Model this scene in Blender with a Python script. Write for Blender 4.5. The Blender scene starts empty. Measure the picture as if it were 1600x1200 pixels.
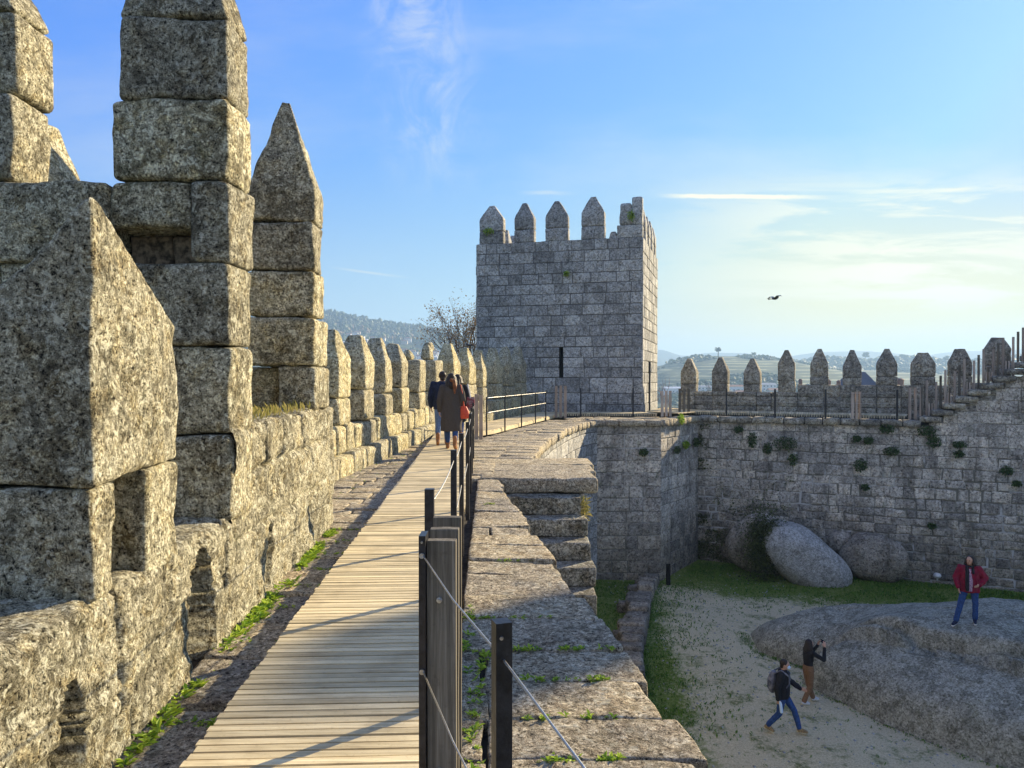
import bpy, math, random
from mathutils import Vector, Matrix, noise
R = math.radians
sc = bpy.context.scene
F = 1150.0; EYE = 1.55; HOR = 590.0

# ---------------------------------------------------------------- camera, sky, sun, exposure
cam_d = bpy.data.cameras.new('camera'); cam = bpy.data.objects.new('camera', cam_d)
sc.collection.objects.link(cam); sc.camera = cam
cam_d.sensor_width = 36.0; cam_d.lens = 36.0 * F / 1600.0
cam_d.clip_start = 0.05; cam_d.clip_end = 30000
cam.location = (0, 0, EYE); cam.rotation_euler = (R(90) - math.atan(10 / F), 0, 0)
SUN_AZ, SUN_EL = R(49), R(21); HAZE = 0.00036
world = bpy.data.worlds.new('World'); sc.world = world; world.use_nodes = True
sun_d = bpy.data.lights.new('sun', 'SUN'); sun = bpy.data.objects.new('sun', sun_d); sc.collection.objects.link(sun)
sun_d.energy = 5.0; sun_d.angle = R(0.5); sun_d.color = (1.0, 0.83, 0.55)
sdir = Vector((math.sin(SUN_AZ) * math.cos(SUN_EL), math.cos(SUN_AZ) * math.cos(SUN_EL), math.sin(SUN_EL)))
sun.rotation_euler = (-sdir).to_track_quat('-Z', 'Y').to_euler()
sc.view_settings.view_transform = 'Standard'; sc.view_settings.look = 'None'
sc.view_settings.gamma = 1; sc.view_settings.exposure = 1.35
sc.cycles.max_bounces = 5; sc.cycles.volume_bounces = 0; sc.cycles.use_denoising = True

# ---------------------------------------------------------------- node helpers
class N:
    def __init__(s, tree): s.t = tree; s.l = tree.links
    def n(s, typ, **kw):
        nd = s.t.nodes.new(typ)
        for k, v in kw.items(): setattr(nd, k, v)
        return nd
    def put(s, sock, v):
        if v is None: return
        if hasattr(v, 'is_output'): s.l.new(v, sock)
        else: sock.default_value = v
    def math(s, op, a, b=None, c=None, clamp=False):
        nd = s.n('ShaderNodeMath', operation=op, use_clamp=clamp)
        for i, v in enumerate((a, b, c)):
            if v is not None: s.put(nd.inputs[i], v)
        return nd.outputs[0]
    def mix(s, f, a, b, blend='MIX'):
        nd = s.n('ShaderNodeMix', data_type='RGBA', blend_type=blend)
        s.put(nd.inputs[0], f); s.put(nd.inputs[6], a); s.put(nd.inputs[7], b)
        return nd.outputs[2]
    def noise(s, vec, scale, detail=4, rough=0.6, dist=0.0):
        nd = s.n('ShaderNodeTexNoise'); s.put(nd.inputs['Vector'], vec)
        nd.inputs['Scale'].default_value = scale; nd.inputs['Detail'].default_value = detail
        nd.inputs['Roughness'].default_value = rough; nd.inputs['Distortion'].default_value = dist
        return nd.outputs[0]
    def ramp(s, f, stops, interp='LINEAR'):
        nd = s.n('ShaderNodeValToRGB'); cr = nd.color_ramp; cr.interpolation = interp
        while len(cr.elements) > 1: cr.elements.remove(cr.elements[0])
        cr.elements[0].position = stops[0][0]; cr.elements[0].color = c4(stops[0][1])
        for p, c in stops[1:]:
            e = cr.elements.new(p); e.color = c4(c)
        s.put(nd.inputs[0], f); return nd.outputs[0]
    def smooth(s, x, a, b):
        nd = s.n('ShaderNodeMapRange', interpolation_type='SMOOTHSTEP'); s.put(nd.inputs[0], x)
        nd.inputs[1].default_value = a; nd.inputs[2].default_value = b
        nd.inputs[3].default_value = 0; nd.inputs[4].default_value = 1
        return nd.outputs[0]
    def mapping(s, vec, scale=(1, 1, 1), rot=(0, 0, 0), loc=(0, 0, 0)):
        nd = s.n('ShaderNodeMapping'); s.put(nd.inputs[0], vec)
        nd.inputs[1].default_value = loc; nd.inputs[2].default_value = rot; nd.inputs[3].default_value = scale
        return nd.outputs[0]
def c4(c):
    if isinstance(c, (int, float)): return (c, c, c, 1)
    return tuple(c) + (1,) if len(c) == 3 else tuple(c)

# ---------------------------------------------------------------- sky
wt = world.node_tree; wt.nodes.clear(); w = N(wt)
sky = w.n('ShaderNodeTexSky', sky_type='NISHITA')
sky.sun_disc = False; sky.sun_elevation = SUN_EL; sky.sun_rotation = SUN_AZ
sky.air_density = 1.0; sky.dust_density = 0.4; sky.ozone_density = 3.0
tc = w.n('ShaderNodeTexCoord'); sep = w.n('ShaderNodeSeparateXYZ'); wt.links.new(tc.outputs['Generated'], sep.inputs[0])
sx, sy, sz = sep.outputs
ay = w.math('MAXIMUM', w.math('ABSOLUTE', sy), 0.05)
cu = w.math('DIVIDE', sx, ay); cv = w.math('DIVIDE', sz, ay)
cvec = w.n('ShaderNodeCombineXYZ'); wt.links.new(cu, cvec.inputs[0]); wt.links.new(cv, cvec.inputs[1]); wt.links.new(sy, cvec.inputs[2])
cvec = cvec.outputs[0]
wisp = w.noise(w.mapping(cvec, (1.5, 11, 1), (0, 0, R(-9))), 2.2, 9, 0.62, 0.6)
patch = w.noise(w.mapping(cvec, (1, 2.2, 1), (0, 0, 0), (3.1, 0, 0)), 2.2, 3, 0.5)
def gate(x, a, b, c, d): return w.math('MULTIPLY', w.smooth(x, a, b), w.math('SUBTRACT', 1.0, w.smooth(x, c, d)))
m_right = w.math('MULTIPLY', w.smooth(cu, 0.10, 0.60), gate(cv, 0.05, 0.13, 0.20, 0.30))
c_right = w.math('MULTIPLY', w.math('MULTIPLY', w.smooth(wisp, 0.43, 0.58), m_right), w.smooth(patch, 0.25, 0.5))
# a feathery high wisp
lean = w.math('ADD', cu, w.math('MULTIPLY', cv, 0.16))
wv = w.noise(w.mapping(cvec, (5, 4, 1), (0, 0, R(-60))), 2.5, 9, 0.65, 1.2)
c_wisp = w.math('MULTIPLY', w.math('MULTIPLY', gate(lean, -0.16, -0.06, -0.05, 0.05), gate(cv, 0.22, 0.34, 0.5, 0.62)), w.smooth(wv, 0.35, 0.75))
haze_w = w.math('MULTIPLY', w.smooth(w.noise(w.mapping(cvec, (0.8, 3, 1), (0, 0, R(-15))), 1.6, 6, 0.6), 0.45, 0.8), 0.22)
def trail(u0, u1, v0, slope, wd, st):
    line = w.math('ADD', v0, w.math('MULTIPLY', w.math('SUBTRACT', cu, u0), slope))
    dd = w.math('ABSOLUTE', w.math('SUBTRACT', w.math('ADD', cv, w.math('MULTIPLY', w.math('SUBTRACT', wv, 0.5), wd * 1.6)), line))
    k = w.math('SUBTRACT', 1.0, w.smooth(dd, wd * 0.2, wd))
    return w.math('MULTIPLY', w.math('MULTIPLY', k, gate(cu, u0, u0 + 0.06, u1 - 0.08, u1)), st)
trails = [trail(0.19, 0.44, 0.247, -0.012, 0.0042, 0.8), trail(0.0, 0.10, 0.251, -0.01, 0.004, 0.4),
          trail(0.44, 0.68, 0.251, 0.02, 0.0045, 0.35), trail(-0.26, -0.12, 0.151, -0.13, 0.0025, 0.3)]
front = w.smooth(sy, 0.0, 0.2)
cl = w.math('ADD', w.math('MULTIPLY', c_right, 1.0), w.math('MULTIPLY', c_wisp, 0.36))
for t_ in trails: cl = w.math('ADD', cl, t_)
cl = w.math('MULTIPLY', w.math('ADD', cl, haze_w), front, clamp=True)
hs = w.n('ShaderNodeHueSaturation'); hs.inputs['Saturation'].default_value = 1.12; hs.inputs['Value'].default_value = 1.0
wt.links.new(sky.outputs[0], hs.inputs['Color'])
def vm(op, a_, b_):
    nd = w.n('ShaderNodeVectorMath', operation=op); w.put(nd.inputs[0], a_); w.put(nd.inputs[1], b_); return nd.outputs[0]
base_ = hs.outputs[0]
skc = vm('DIVIDE', base_, vm('ADD', vm('SCALE', base_, None) if False else vm('MULTIPLY', base_, (0.19, 0.19, 0.19)), (1, 1, 1)))
skc = vm('MINIMUM', vm('MULTIPLY', skc, (0.70, 1.22, 2.40)), (2.6, 3.5, 5.0))
# milky yellow-green band low down, stronger towards the sun
low = w.math('MULTIPLY', w.math('SUBTRACT', 1.0, w.smooth(cv, 0.02, 0.34)), w.math('ADD', 0.20, w.math('MULTIPLY', w.smooth(cu, -0.05, 0.5), 0.80)))
skc = w.mix(w.math('MULTIPLY', low, front), skc, (5.9, 5.0, 1.3, 1))
skc = w.mix(cl, skc, (6.0, 5.6, 4.0, 1))
back_fill = w.math('MULTIPLY', w.math('SUBTRACT', 1.0, w.smooth(sy, -0.35, 0.12)), w.math('ADD', 0.14, w.math('MULTIPLY', w.smooth(w.noise(tc.outputs['Generated'], 2.0, 6, 0.6), 0.4, 0.65), 0.35)))  # extra brightness added to the unseen sky behind the camera, lifts walls facing it
skc = w.mix(back_fill, skc, (5.6, 5.4, 5.0, 1))
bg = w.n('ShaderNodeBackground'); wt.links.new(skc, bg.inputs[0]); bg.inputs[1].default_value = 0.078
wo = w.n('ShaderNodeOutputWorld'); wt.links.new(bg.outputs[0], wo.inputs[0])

# ---------------------------------------------------------------- materials
def new_mat(name, rough=0.9, spec=0.3):
    m = bpy.data.materials.new(name); m.use_nodes = True
    t = m.node_tree; n = N(t); b = t.nodes['Principled BSDF']
    b.inputs['Roughness'].default_value = rough; b.inputs['Specular IOR Level'].default_value = spec
    return m, n, b
def pos(n): return n.n('ShaderNodeNewGeometry').outputs['Position']
def tone(n):
    a = n.n('ShaderNodeAttribute', attribute_name='tone'); return a.outputs['Fac']
def bump(n, b, h, strength, dist):
    bp = n.n('ShaderNodeBump'); bp.inputs['Strength'].default_value = strength; bp.inputs['Distance'].default_value = dist
    n.put(bp.inputs['Height'], h); n.l.new(bp.outputs[0], b.inputs['Normal'])
def stone(name, dark, mid, light, speck=40, lichen=0.35, moss=0.0, stain=0.5, bs=0.7, bd=0.02, tonevar=0.5, lic=(0.55, 0.54, 0.44), rustc=(0.36, 0.27, 0.14), basew=None, drip=0.0, dkf=0.6):
    m, n, b = new_mat(name, 0.93, 0.15); p = pos(n)
    n1 = n.noise(p, speck, 7, 0.78, 0.3)
    col = n.ramp(n1, [(0.415, dark), (0.47, mid), (0.525, [x * 1.2 for x in mid]), (0.585, light)])
    big = n.noise(p, 1.7, 5, 0.65, 0.4); med = n.noise(p, 7.0, 5, 0.7, 0.3)
    col = n.mix(n.math('MULTIPLY', n.smooth(med, 0.46, 0.66), 0.5), col, n.mix(1.0, col, c4(rustc), 'OVERLAY'))
    vo = n.noise(p, speck * 0.30, 6, 0.8, 0.6)
    # charcoal lichen crusts: patches at three sizes, then pale flecks over everything
    crust = n.math('MULTIPLY', n.smooth(n.math('ADD', n.math('MULTIPLY', n.noise(p, speck * 0.14, 7, 0.8, 0.5), 0.65), n.math('MULTIPLY', big, 0.35)), 0.475, 0.56), stain)
    col = n.mix(crust, col, n.mix(1.0, col, (0.26, 0.25, 0.235, 1), 'MULTIPLY'))
    dk = n.math('MULTIPLY', n.smooth(n.noise(p, speck * 0.5, 6, 0.8), 0.535, 0.575), dkf)
    col = n.mix(dk, col, n.mix(1.0, col, (0.20, 0.19, 0.17, 1), 'MULTIPLY'))
    lk = n.math('MULTIPLY', n.smooth(vo, 0.55, 0.60), n.math('MULTIPLY', n.smooth(n.noise(p, 2.6, 3, 0.6), 0.36, 0.56), lichen))
    col = n.mix(lk, col, c4(lic))
    if moss:
        mk = n.math('MULTIPLY', n.smooth(n.noise(p, 3.3, 6, 0.7, 0.5), 0.56, 0.68), moss)
        col = n.mix(mk, col, (0.045, 0.075, 0.02, 1))
    if drip:
        dr = n.noise(n.mapping(p, (1.6, 1.6, 0.22)), 1.3, 5, 0.65)
        col = n.mix(n.math('MULTIPLY', n.smooth(dr, 0.5, 0.66), drip), col, n.mix(1.0, col, (0.28, 0.27, 0.27, 1), 'MULTIPLY'))
    if basew:
        sp = n.n('ShaderNodeSeparateXYZ'); n.l.new(p, sp.inputs[0])
        k = n.math('SUBTRACT', 1.0, n.smooth(n.math('ADD', sp.outputs[2], n.math('MULTIPLY', n.math('SUBTRACT', big, 0.5), 5.0)), basew[0], basew[1]))
        col = n.mix(n.math('MULTIPLY', k, basew[2]), col, n.mix(1.0, col, c4(basew[3]), 'MULTIPLY'))
    tv = n.math('ADD', 1.0 - tonevar / 2, n.math('MULTIPLY', tone(n), tonevar))
    hv = n.n('ShaderNodeHueSaturation'); n.l.new(col, hv.inputs['Color']); n.l.new(tv, hv.inputs['Value'])
    n.put(hv.inputs['Saturation'], n.math('ADD', 0.85, n.math('MULTIPLY', tone(n), 0.3)))
    n.l.new(hv.outputs[0], b.inputs['Base Color'])
    h = n.math('ADD', n.math('MULTIPLY', n1, 0.6), n.math('ADD', n.math('MULTIPLY', med, 0.9), n.math('MULTIPLY', vo, 0.5)))
    bump(n, b, h, bs, bd); return m
M = {}
M['near'] = stone('lichen_granite', (0.018, 0.016, 0.012), (0.39, 0.355, 0.245), (0.98, 0.94, 0.74), speck=52, lichen=0.7, moss=0.15, stain=0.78, dkf=0.85, bs=1.0, bd=0.04, tonevar=0.75, lic=(0.86, 0.84, 0.66))
M['far_left'] = stone('mossy_granite', (0.035, 0.032, 0.026), (0.40, 0.355, 0.225), (0.88, 0.83, 0.61), speck=24, lichen=0.6, moss=0.35, stain=0.5, bs=0.9, bd=0.04, tonevar=0.4)
M['slab'] = stone('walk_granite', (0.045, 0.037, 0.027), (0.38, 0.32, 0.225), (0.88, 0.80, 0.62), dkf=0.85, speck=40, lichen=0.5, moss=0.10, stain=0.35, bs=1.0, bd=0.035, tonevar=0.35, rustc=(0.30, 0.25, 0.22))
M['tower'] = stone('tower_granite', (0.13, 0.13, 0.125), (0.35, 0.345, 0.325), (0.64, 0.625, 0.59), dkf=0.35, speck=13, lichen=0.3, moss=0.05, stain=0.45, bs=0.6, bd=0.03, tonevar=0.6, rustc=(0.34, 0.27, 0.18))
M['yard'] = stone('courtyard_granite', (0.17, 0.15, 0.13), (0.50, 0.455, 0.39), (0.75, 0.70, 0.60), dkf=0.35, speck=13, lichen=0.3, moss=0.4, stain=0.5, bs=0.7, bd=0.05, tonevar=0.6, rustc=(0.27, 0.23, 0.19), basew=(-5.9, -3.0, 0.75, (0.34, 0.32, 0.27)), drip=0.55)
M['boulder'] = stone('boulder_granite', (0.17, 0.168, 0.155), (0.35, 0.345, 0.315), (0.56, 0.55, 0.51), speck=20, lichen=0.35, moss=0.03, stain=0.4, bs=0.35, bd=0.02, dkf=0.35, tonevar=0.0, lic=(0.62, 0.60, 0.58), rustc=(0.24, 0.22, 0.20))
M['outcrop'] = stone('bare_outcrop_granite', (0.12, 0.115, 0.085), (0.26, 0.25, 0.19), (0.48, 0.46, 0.37), speck=22, lichen=0.2, moss=0.05, stain=0.55, bs=0.3, bd=0.012, tonevar=0.0, dkf=0.3, lic=(0.48, 0.48, 0.42), rustc=(0.22, 0.22, 0.16))
M['step'] = stone('mossy_shaded_step_granite', (0.03, 0.028, 0.022), (0.21, 0.195, 0.155), (0.62, 0.58, 0.47), speck=30, lichen=0.5, moss=0.4, stain=0.7, bs=0.9, bd=0.03, tonevar=0.3)  # base tone darkened for moss and for the shade on the risers
M['merl'] = stone('parapet_granite', (0.09, 0.08, 0.07), (0.31, 0.28, 0.22), (0.58, 0.55, 0.45), speck=13, lichen=0.5, moss=0.25, stain=0.5, bs=0.7, bd=0.04, tonevar=0.5)
def mortar(name, c, c2, lo):
    m, n, b = new_mat(name, 1.0, 0.1); p = pos(n)
    col = n.mix(n.smooth(n.noise(p, 0.55, 5, 0.7, 0.4), lo, lo + 0.12), c4(c), c4(c2)); n.l.new(col, b.inputs['Base Color']); return m
M['joint_dark'] = mortar('dark_joint', (0.06, 0.052, 0.04), (0.12, 0.105, 0.08), 0.5)
M['joint_pale'] = mortar('pale_mortar', (0.17, 0.16, 0.13), (0.50, 0.48, 0.45), 0.48)
M['joint_tower'] = mortar('tower_mortar', (0.12, 0.115, 0.11), (0.17, 0.16, 0.15), 0.5)

def wood(name, c1, c2, c3, across):
    m, n, b = new_mat(name, 0.8, 0.25); p = pos(n)
    sc_ = (2.2, 60, 60) if across == 'x' else ((60, 60, 1.8) if across == 'z' else (60, 2.2, 60))
    g = n.noise(n.mapping(p, sc_), 1.0, 6, 0.7, 0.25); g2 = n.noise(p, 2.5, 4, 0.6); g3 = n.noise(p, 38, 5, 0.7)
    col = n.ramp(g, [(0.25, c1), (0.5, c2), (0.72, c3)])
    col = n.mix(n.math('MULTIPLY', n.smooth(g2, 0.45, 0.7), 0.45), col, n.mix(1.0, col, (0.50, 0.47, 0.44, 1), 'MULTIPLY'))
    col = n.mix(n.math('MULTIPLY', n.smooth(g3, 0.56, 0.68), 0.3), col, n.mix(1.0, col, (0.45, 0.42, 0.38, 1), 'MULTIPLY'))
    hv = n.n('ShaderNodeHueSaturation'); n.l.new(col, hv.inputs['Color'])
    n.l.new(n.math('ADD', 0.68, n.math('MULTIPLY', tone(n), 0.6)), hv.inputs['Value']); n.l.new(hv.outputs[0], b.inputs['Base Color'])
    bump(n, b, g, 0.5, 0.004); return m
M['deck'] = wood('weathered_deck_wood', (0.34, 0.26, 0.15), (0.62, 0.52, 0.32), (0.78, 0.68, 0.45), 'x')
M['post_wood'] = wood('weathered_post_wood', (0.05, 0.043, 0.032), (0.13, 0.115, 0.088), (0.25, 0.225, 0.18), 'z')
M['pale_post'] = wood('pale_post_wood', (0.22, 0.17, 0.13), (0.42, 0.34, 0.27), (0.55, 0.46, 0.38), 'z')
def flat(name, c, rough=0.8, metal=0.0, var=0.25, scale=8, spec=0.3, c2=None):
    m, n, b = new_mat(name, rough, spec); b.inputs['Metallic'].default_value = metal; p = pos(n)
    nz = n.noise(p, scale, 5, 0.65)
    c2 = c2 or [x * (1 - var * 1.6) for x in c]
    col = n.mix(n.smooth(nz, 0.35, 0.65), c4(c), c4(c2)); n.l.new(col, b.inputs['Base Color'])
    bump(n, b, nz, 0.25, 0.01); return m
M['metal'] = flat('dark_painted_steel', (0.030, 0.030, 0.036), 0.38, 0.4, 0.35, 30, 0.5)
M['cable'] = flat('steel_cable', (0.62, 0.60, 0.56), 0.35, 0.85, 0.2, 200, 0.5)
M['steel'] = flat('bolt_steel', (0.45, 0.45, 0.45), 0.35, 0.9, 0.2, 100)
M['soil'] = flat('dark_soil', (0.075, 0.062, 0.045), 1.0, 0, 0.5, 12)
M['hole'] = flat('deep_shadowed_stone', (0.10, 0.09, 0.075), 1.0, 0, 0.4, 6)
M['rust'] = flat('brown_lichen_stone', (0.28, 0.20, 0.12), 1.0, 0, 0.5, 20)
def leafmat(name, c1, c2, sc_=9, trans=0.35):
    m, n, b = new_mat(name, 0.6, 0.3); p = pos(n)
    f = n.math('ADD', n.math('MULTIPLY', n.noise(p, sc_, 4, 0.7), 0.6), n.math('MULTIPLY', tone(n), 0.45))
    col = n.mix(n.smooth(f, 0.3, 0.75), c4(c1), c4(c2)); n.l.new(col, b.inputs['Base Color'])
    tr = n.n('ShaderNodeBsdfTranslucent'); n.l.new(col, tr.inputs[0])
    ms = n.n('ShaderNodeMixShader'); ms.inputs[0].default_value = trans
    out = n.t.nodes['Material Output']; n.l.new(b.outputs[0], ms.inputs[1]); n.l.new(tr.outputs[0], ms.inputs[2]); n.l.new(ms.outputs[0], out.inputs[0])
    return m
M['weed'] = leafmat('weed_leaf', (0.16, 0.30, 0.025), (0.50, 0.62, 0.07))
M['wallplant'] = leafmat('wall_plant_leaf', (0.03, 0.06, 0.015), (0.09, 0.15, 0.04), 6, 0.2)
M['drygrass'] = leafmat('dry_grass_blade', (0.28, 0.27, 0.08), (0.42, 0.36, 0.14), 9)
M['grass'] = leafmat('lawn_blade', (0.05, 0.13, 0.012), (0.16, 0.28, 0.035), 2, 0.3)
M['moss'] = leafmat('moss_clump', (0.03, 0.045, 0.012), (0.10, 0.12, 0.03), 5, 0.1)
M['twig'] = flat('grey_bark', (0.16, 0.13, 0.11), 0.95, 0, 0.4, 3)
M['autumn'] = leafmat('brown_autumn_leaf', (0.14, 0.10, 0.05), (0.28, 0.20, 0.11), 1)
M['redtwig'] = flat('reddish_twig', (0.22, 0.10, 0.07), 0.9, 0, 0.3, 3)
M['pine'] = leafmat('pine_foliage', (0.025, 0.05, 0.02), (0.07, 0.115, 0.04), 0.05, 0.1)
M['forest'] = leafmat('distant_forest', (0.022, 0.05, 0.02), (0.08, 0.12, 0.035), 0.012, 0.1)
M['rustwood'] = leafmat('distant_autumn_trees', (0.13, 0.085, 0.035), (0.24, 0.15, 0.06), 0.02, 0.1)

# ---------------------------------------------------------------- mesh collector and object tree
ORG = {}
def link(o): sc.collection.objects.link(o)
def tag(o, label=None, cat=None, group=None, kind=None):
    if label: o['label'] = label
    if cat: o['category'] = cat
    if group: o['group'] = group
    if kind: o['kind'] = kind
    return o
def thing(name, label, cat, loc=(0, 0, 0), group=None):
    o = bpy.data.objects.new(name, None); link(o); o.location = loc; o.empty_display_size = 0.2
    ORG[o.name] = Vector(loc); return tag(o, label, cat, group)
class MB:
    def __init__(s): s.v = []; s.f = []; s.t = []; s.m = []
    def add(s, vs, fs, t=0.5, m=0):
        k = len(s.v); s.v.extend(vs); s.f.extend([tuple(i + k for i in f) for f in fs]); s.t.extend([t] * len(fs)); s.m.extend([m] * len(fs))
    def build(s, name, mats, parent=None, loc=None, smooth=False):
        o0 = ORG[parent.name] if parent else Vector(loc or (0, 0, 0))
        me = bpy.data.meshes.new(name); me.from_pydata([tuple(Vector(p) - o0) for p in s.v], [], s.f)
        if not isinstance(mats, (list, tuple)): mats = [mats]
        for m in mats: me.materials.append(m)
        a = me.attributes.new('tone', 'FLOAT', 'FACE'); a.data.foreach_set('value', s.t)
        if len(mats) > 1: me.polygons.foreach_set('material_index', s.m)
        if smooth: me.polygons.foreach_set('use_smooth', [True] * len(me.polygons))
        me.update(); o = bpy.data.objects.new(name, me); link(o)
        if parent: o.parent = parent
        else: o.location = o0
        ORG[o.name] = o0; return o
BOXF = [(0, 3, 2, 1), (4, 5, 6, 7), (0, 1, 5, 4), (1, 2, 6, 5), (2, 3, 7, 6), (3, 0, 4, 7)]
def quadbox(mb, c8, t=0.5, m=0): mb.add([Vector(p) for p in c8], BOXF, t, m)
def box(mb, x0, x1, y0, y1, z0, z1, t=0.5, m=0):
    quadbox(mb, [(x0, y0, z0), (x1, y0, z0), (x1, y1, z0), (x0, y1, z0), (x0, y0, z1), (x1, y0, z1), (x1, y1, z1), (x0, y1, z1)], t, m)
def bar(mb, a, b, w_, h_=None, t=0.5, m=0, up=Vector((0, 0, 1))):
    a = Vector(a); b = Vector(b); d = (b - a).normalized(); h_ = h_ or w_
    if abs(d.dot(up)) > 0.99: up = Vector((0, 1, 0))
    s = d.cross(up).normalized() * w_ / 2; u = s.cross(d).normalized() * h_ / 2
    quadbox(mb, [a - s - u, a + s - u, b + s - u, b - s - u, a - s + u, a + s + u, b + s + u, b - s + u], t, m)
def tube(mb, pts, rad, n=8, t=0.5, m=0, cap=True):
    pts = [Vector(p) for p in pts]; rs = rad if isinstance(rad, (list, tuple)) else [rad] * len(pts)
    vs = []; fs = []
    for i, p in enumerate(pts):
        d = (pts[min(i + 1, len(pts) - 1)] - pts[max(i - 1, 0)]).normalized()
        up = Vector((0, 0, 1)) if abs(d.z) < 0.9 else Vector((1, 0, 0))
        s = d.cross(up).normalized(); u = s.cross(d)
        for k in range(n):
            a = 2 * math.pi * k / n; vs.append(p + (s * math.cos(a) + u * math.sin(a)) * rs[i])
    for i in range(len(pts) - 1):
        for k in range(n):
            a = i * n + k; b = i * n + (k + 1) % n; fs.append((a, b, b + n, a + n))
    if cap: fs.append(tuple(range(n - 1, -1, -1))); fs.append(tuple(range((len(pts) - 1) * n, len(pts) * n)))
    mb.add(vs, fs, t, m)
def rough_block(mb, fmap, L, cell=0.06, r=0.03, amp=0.012, freq=5.0, seed=0, t=0.5, m=0, fine=0.0):
    """closed box surface of local size L, edges rounded, mapped through fmap to world, roughened"""
    n = [max(1, int(round(x / cell))) for x in L]; idx = {}; vs = []; fs = []
    r = min(r, min(L) * 0.45)
    off = Vector((seed * 1.37, seed * 2.11, seed * 0.73))
    def coord(i, ax):
        if n[ax] < 3: return L[ax] * i / n[ax]
        x = L[ax] * i / n[ax]
        if i == 1: x = min(x, r)
        if i == n[ax] - 1: x = max(x, L[ax] - r)
        return x
    def vid(i, j, k):
        key = (i, j, k)
        if key in idx: return idx[key]
        p = Vector((coord(i, 0), coord(j, 1), coord(k, 2)))
        q = Vector([min(max(p[a], r), L[a] - r) for a in range(3)]); d = p - q
        if d.length > r: p = q + d.normalized() * r
        wp = Vector(fmap(p))
        wp = wp + noise.noise_vector(wp * freq + off) * amp
        if fine: wp = wp + noise.noise_vector(wp * freq * 4 + off) * fine
        idx[key] = len(vs); vs.append(wp); return idx[key]
    for ax in range(3):
        a1, a2 = (ax + 1) % 3, (ax + 2) % 3
        for side in (0, 1):
            for i in range(n[a1]):
                for j in range(n[a2]):
                    q = []
                    for di, dj in ((0, 0), (1, 0), (1, 1), (0, 1)):
                        c = [0, 0, 0]; c[ax] = n[ax] * side; c[a1] = i + di; c[a2] = j + dj; q.append(vid(*c))
                    fs.append(tuple(q) if side else tuple(reversed(q)))
    mb.add(vs, fs, t, m)
def P(px, py, d): return Vector(((px - 800) * d / F, d, EYE - (py - HOR) * d / F))
rnd = random.Random(7)

def frame(ox, oy, ux, uy):
    """u along the wall, v outwards to its left, z up"""
    l = math.hypot(ux, uy); ux /= l; uy /= l
    return lambda u, v, z: Vector((ox + ux * u - uy * v, oy + uy * u + ux * v, z))
def wblock(mb, fr, u0, u1, v0, v1, z0, z1, cell=0.06, r=0.03, amp=0.012, freq=5, seed=None, fine=0.0, taper=None, m=0):
    seed = rnd.random() * 50 if seed is None else seed
    L = (u1 - u0, v1 - v0, z1 - z0)
    def mp(p):
        u, v, z = u0 + p.x, v0 + p.y, z0 + p.z
        if taper:
            k = p.z / L[2]; fu, fv = taper; cu_, cv_ = (u0 + u1) / 2, (v0 + v1) / 2
            u = cu_ + (u - cu_) * (1 + (fu - 1) * k); v = cv_ + (v - cv_) * (1 + (fv - 1) * k)
        return fr(u, v, z)
    rough_block(mb, mp, L, cell, r, amp, freq, seed, rnd.random(), m, fine)
def merlon(parent, fr, u0, u1, v0, v1, zb, zs, zt, mat, cell=0.12, courses=None, ridge=(0.14, 0.35), amp=0.02, r=0.035, jit=0.015, label=None, fine=0.0, freq=4, name='merlon'):
    mb = MB(); zc = courses or [zb + (zs - zb) * 0.45]
    zs_ = [zb] + [z for z in zc if zb < z] ; last = zs_[-1]
    for a, b_ in zip(zs_[:-1], zs_[1:]):
        j = [rnd.uniform(-jit, jit) for _ in range(4)]
        wblock(mb, fr, u0 + j[0], u1 + j[1], v0 + j[2], v1 + j[3], a + 0.003, b_ - 0.004, cell, r, amp, freq, fine=fine)
    # top block: straight up to the shoulder, then hipped to a small crown
    L = (u1 - u0, v1 - v0, zt - last); ks = (zs - last) / L[2]; cu_, cv_ = (u0 + u1) / 2, (v0 + v1) / 2
    def mp(p):
        k = p.z / L[2]; s = max(0.0, (k - ks) / (1 - ks)); u = u0 + p.x; v = v0 + p.y
        u = cu_ + (u - cu_) * (1 + (ridge[0] - 1) * s); v = cv_ + (v - cv_) * (1 + (ridge[1] - 1) * s)
        return fr(u, v, last + 0.003 + p.z)
    rough_block(mb, mp, L, cell, r, amp, freq, rnd.random() * 50, rnd.random(), 0, fine)
    o = mb.build(name, mat, parent, smooth=True)
    if label: o['label'] = label
    return o

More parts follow.
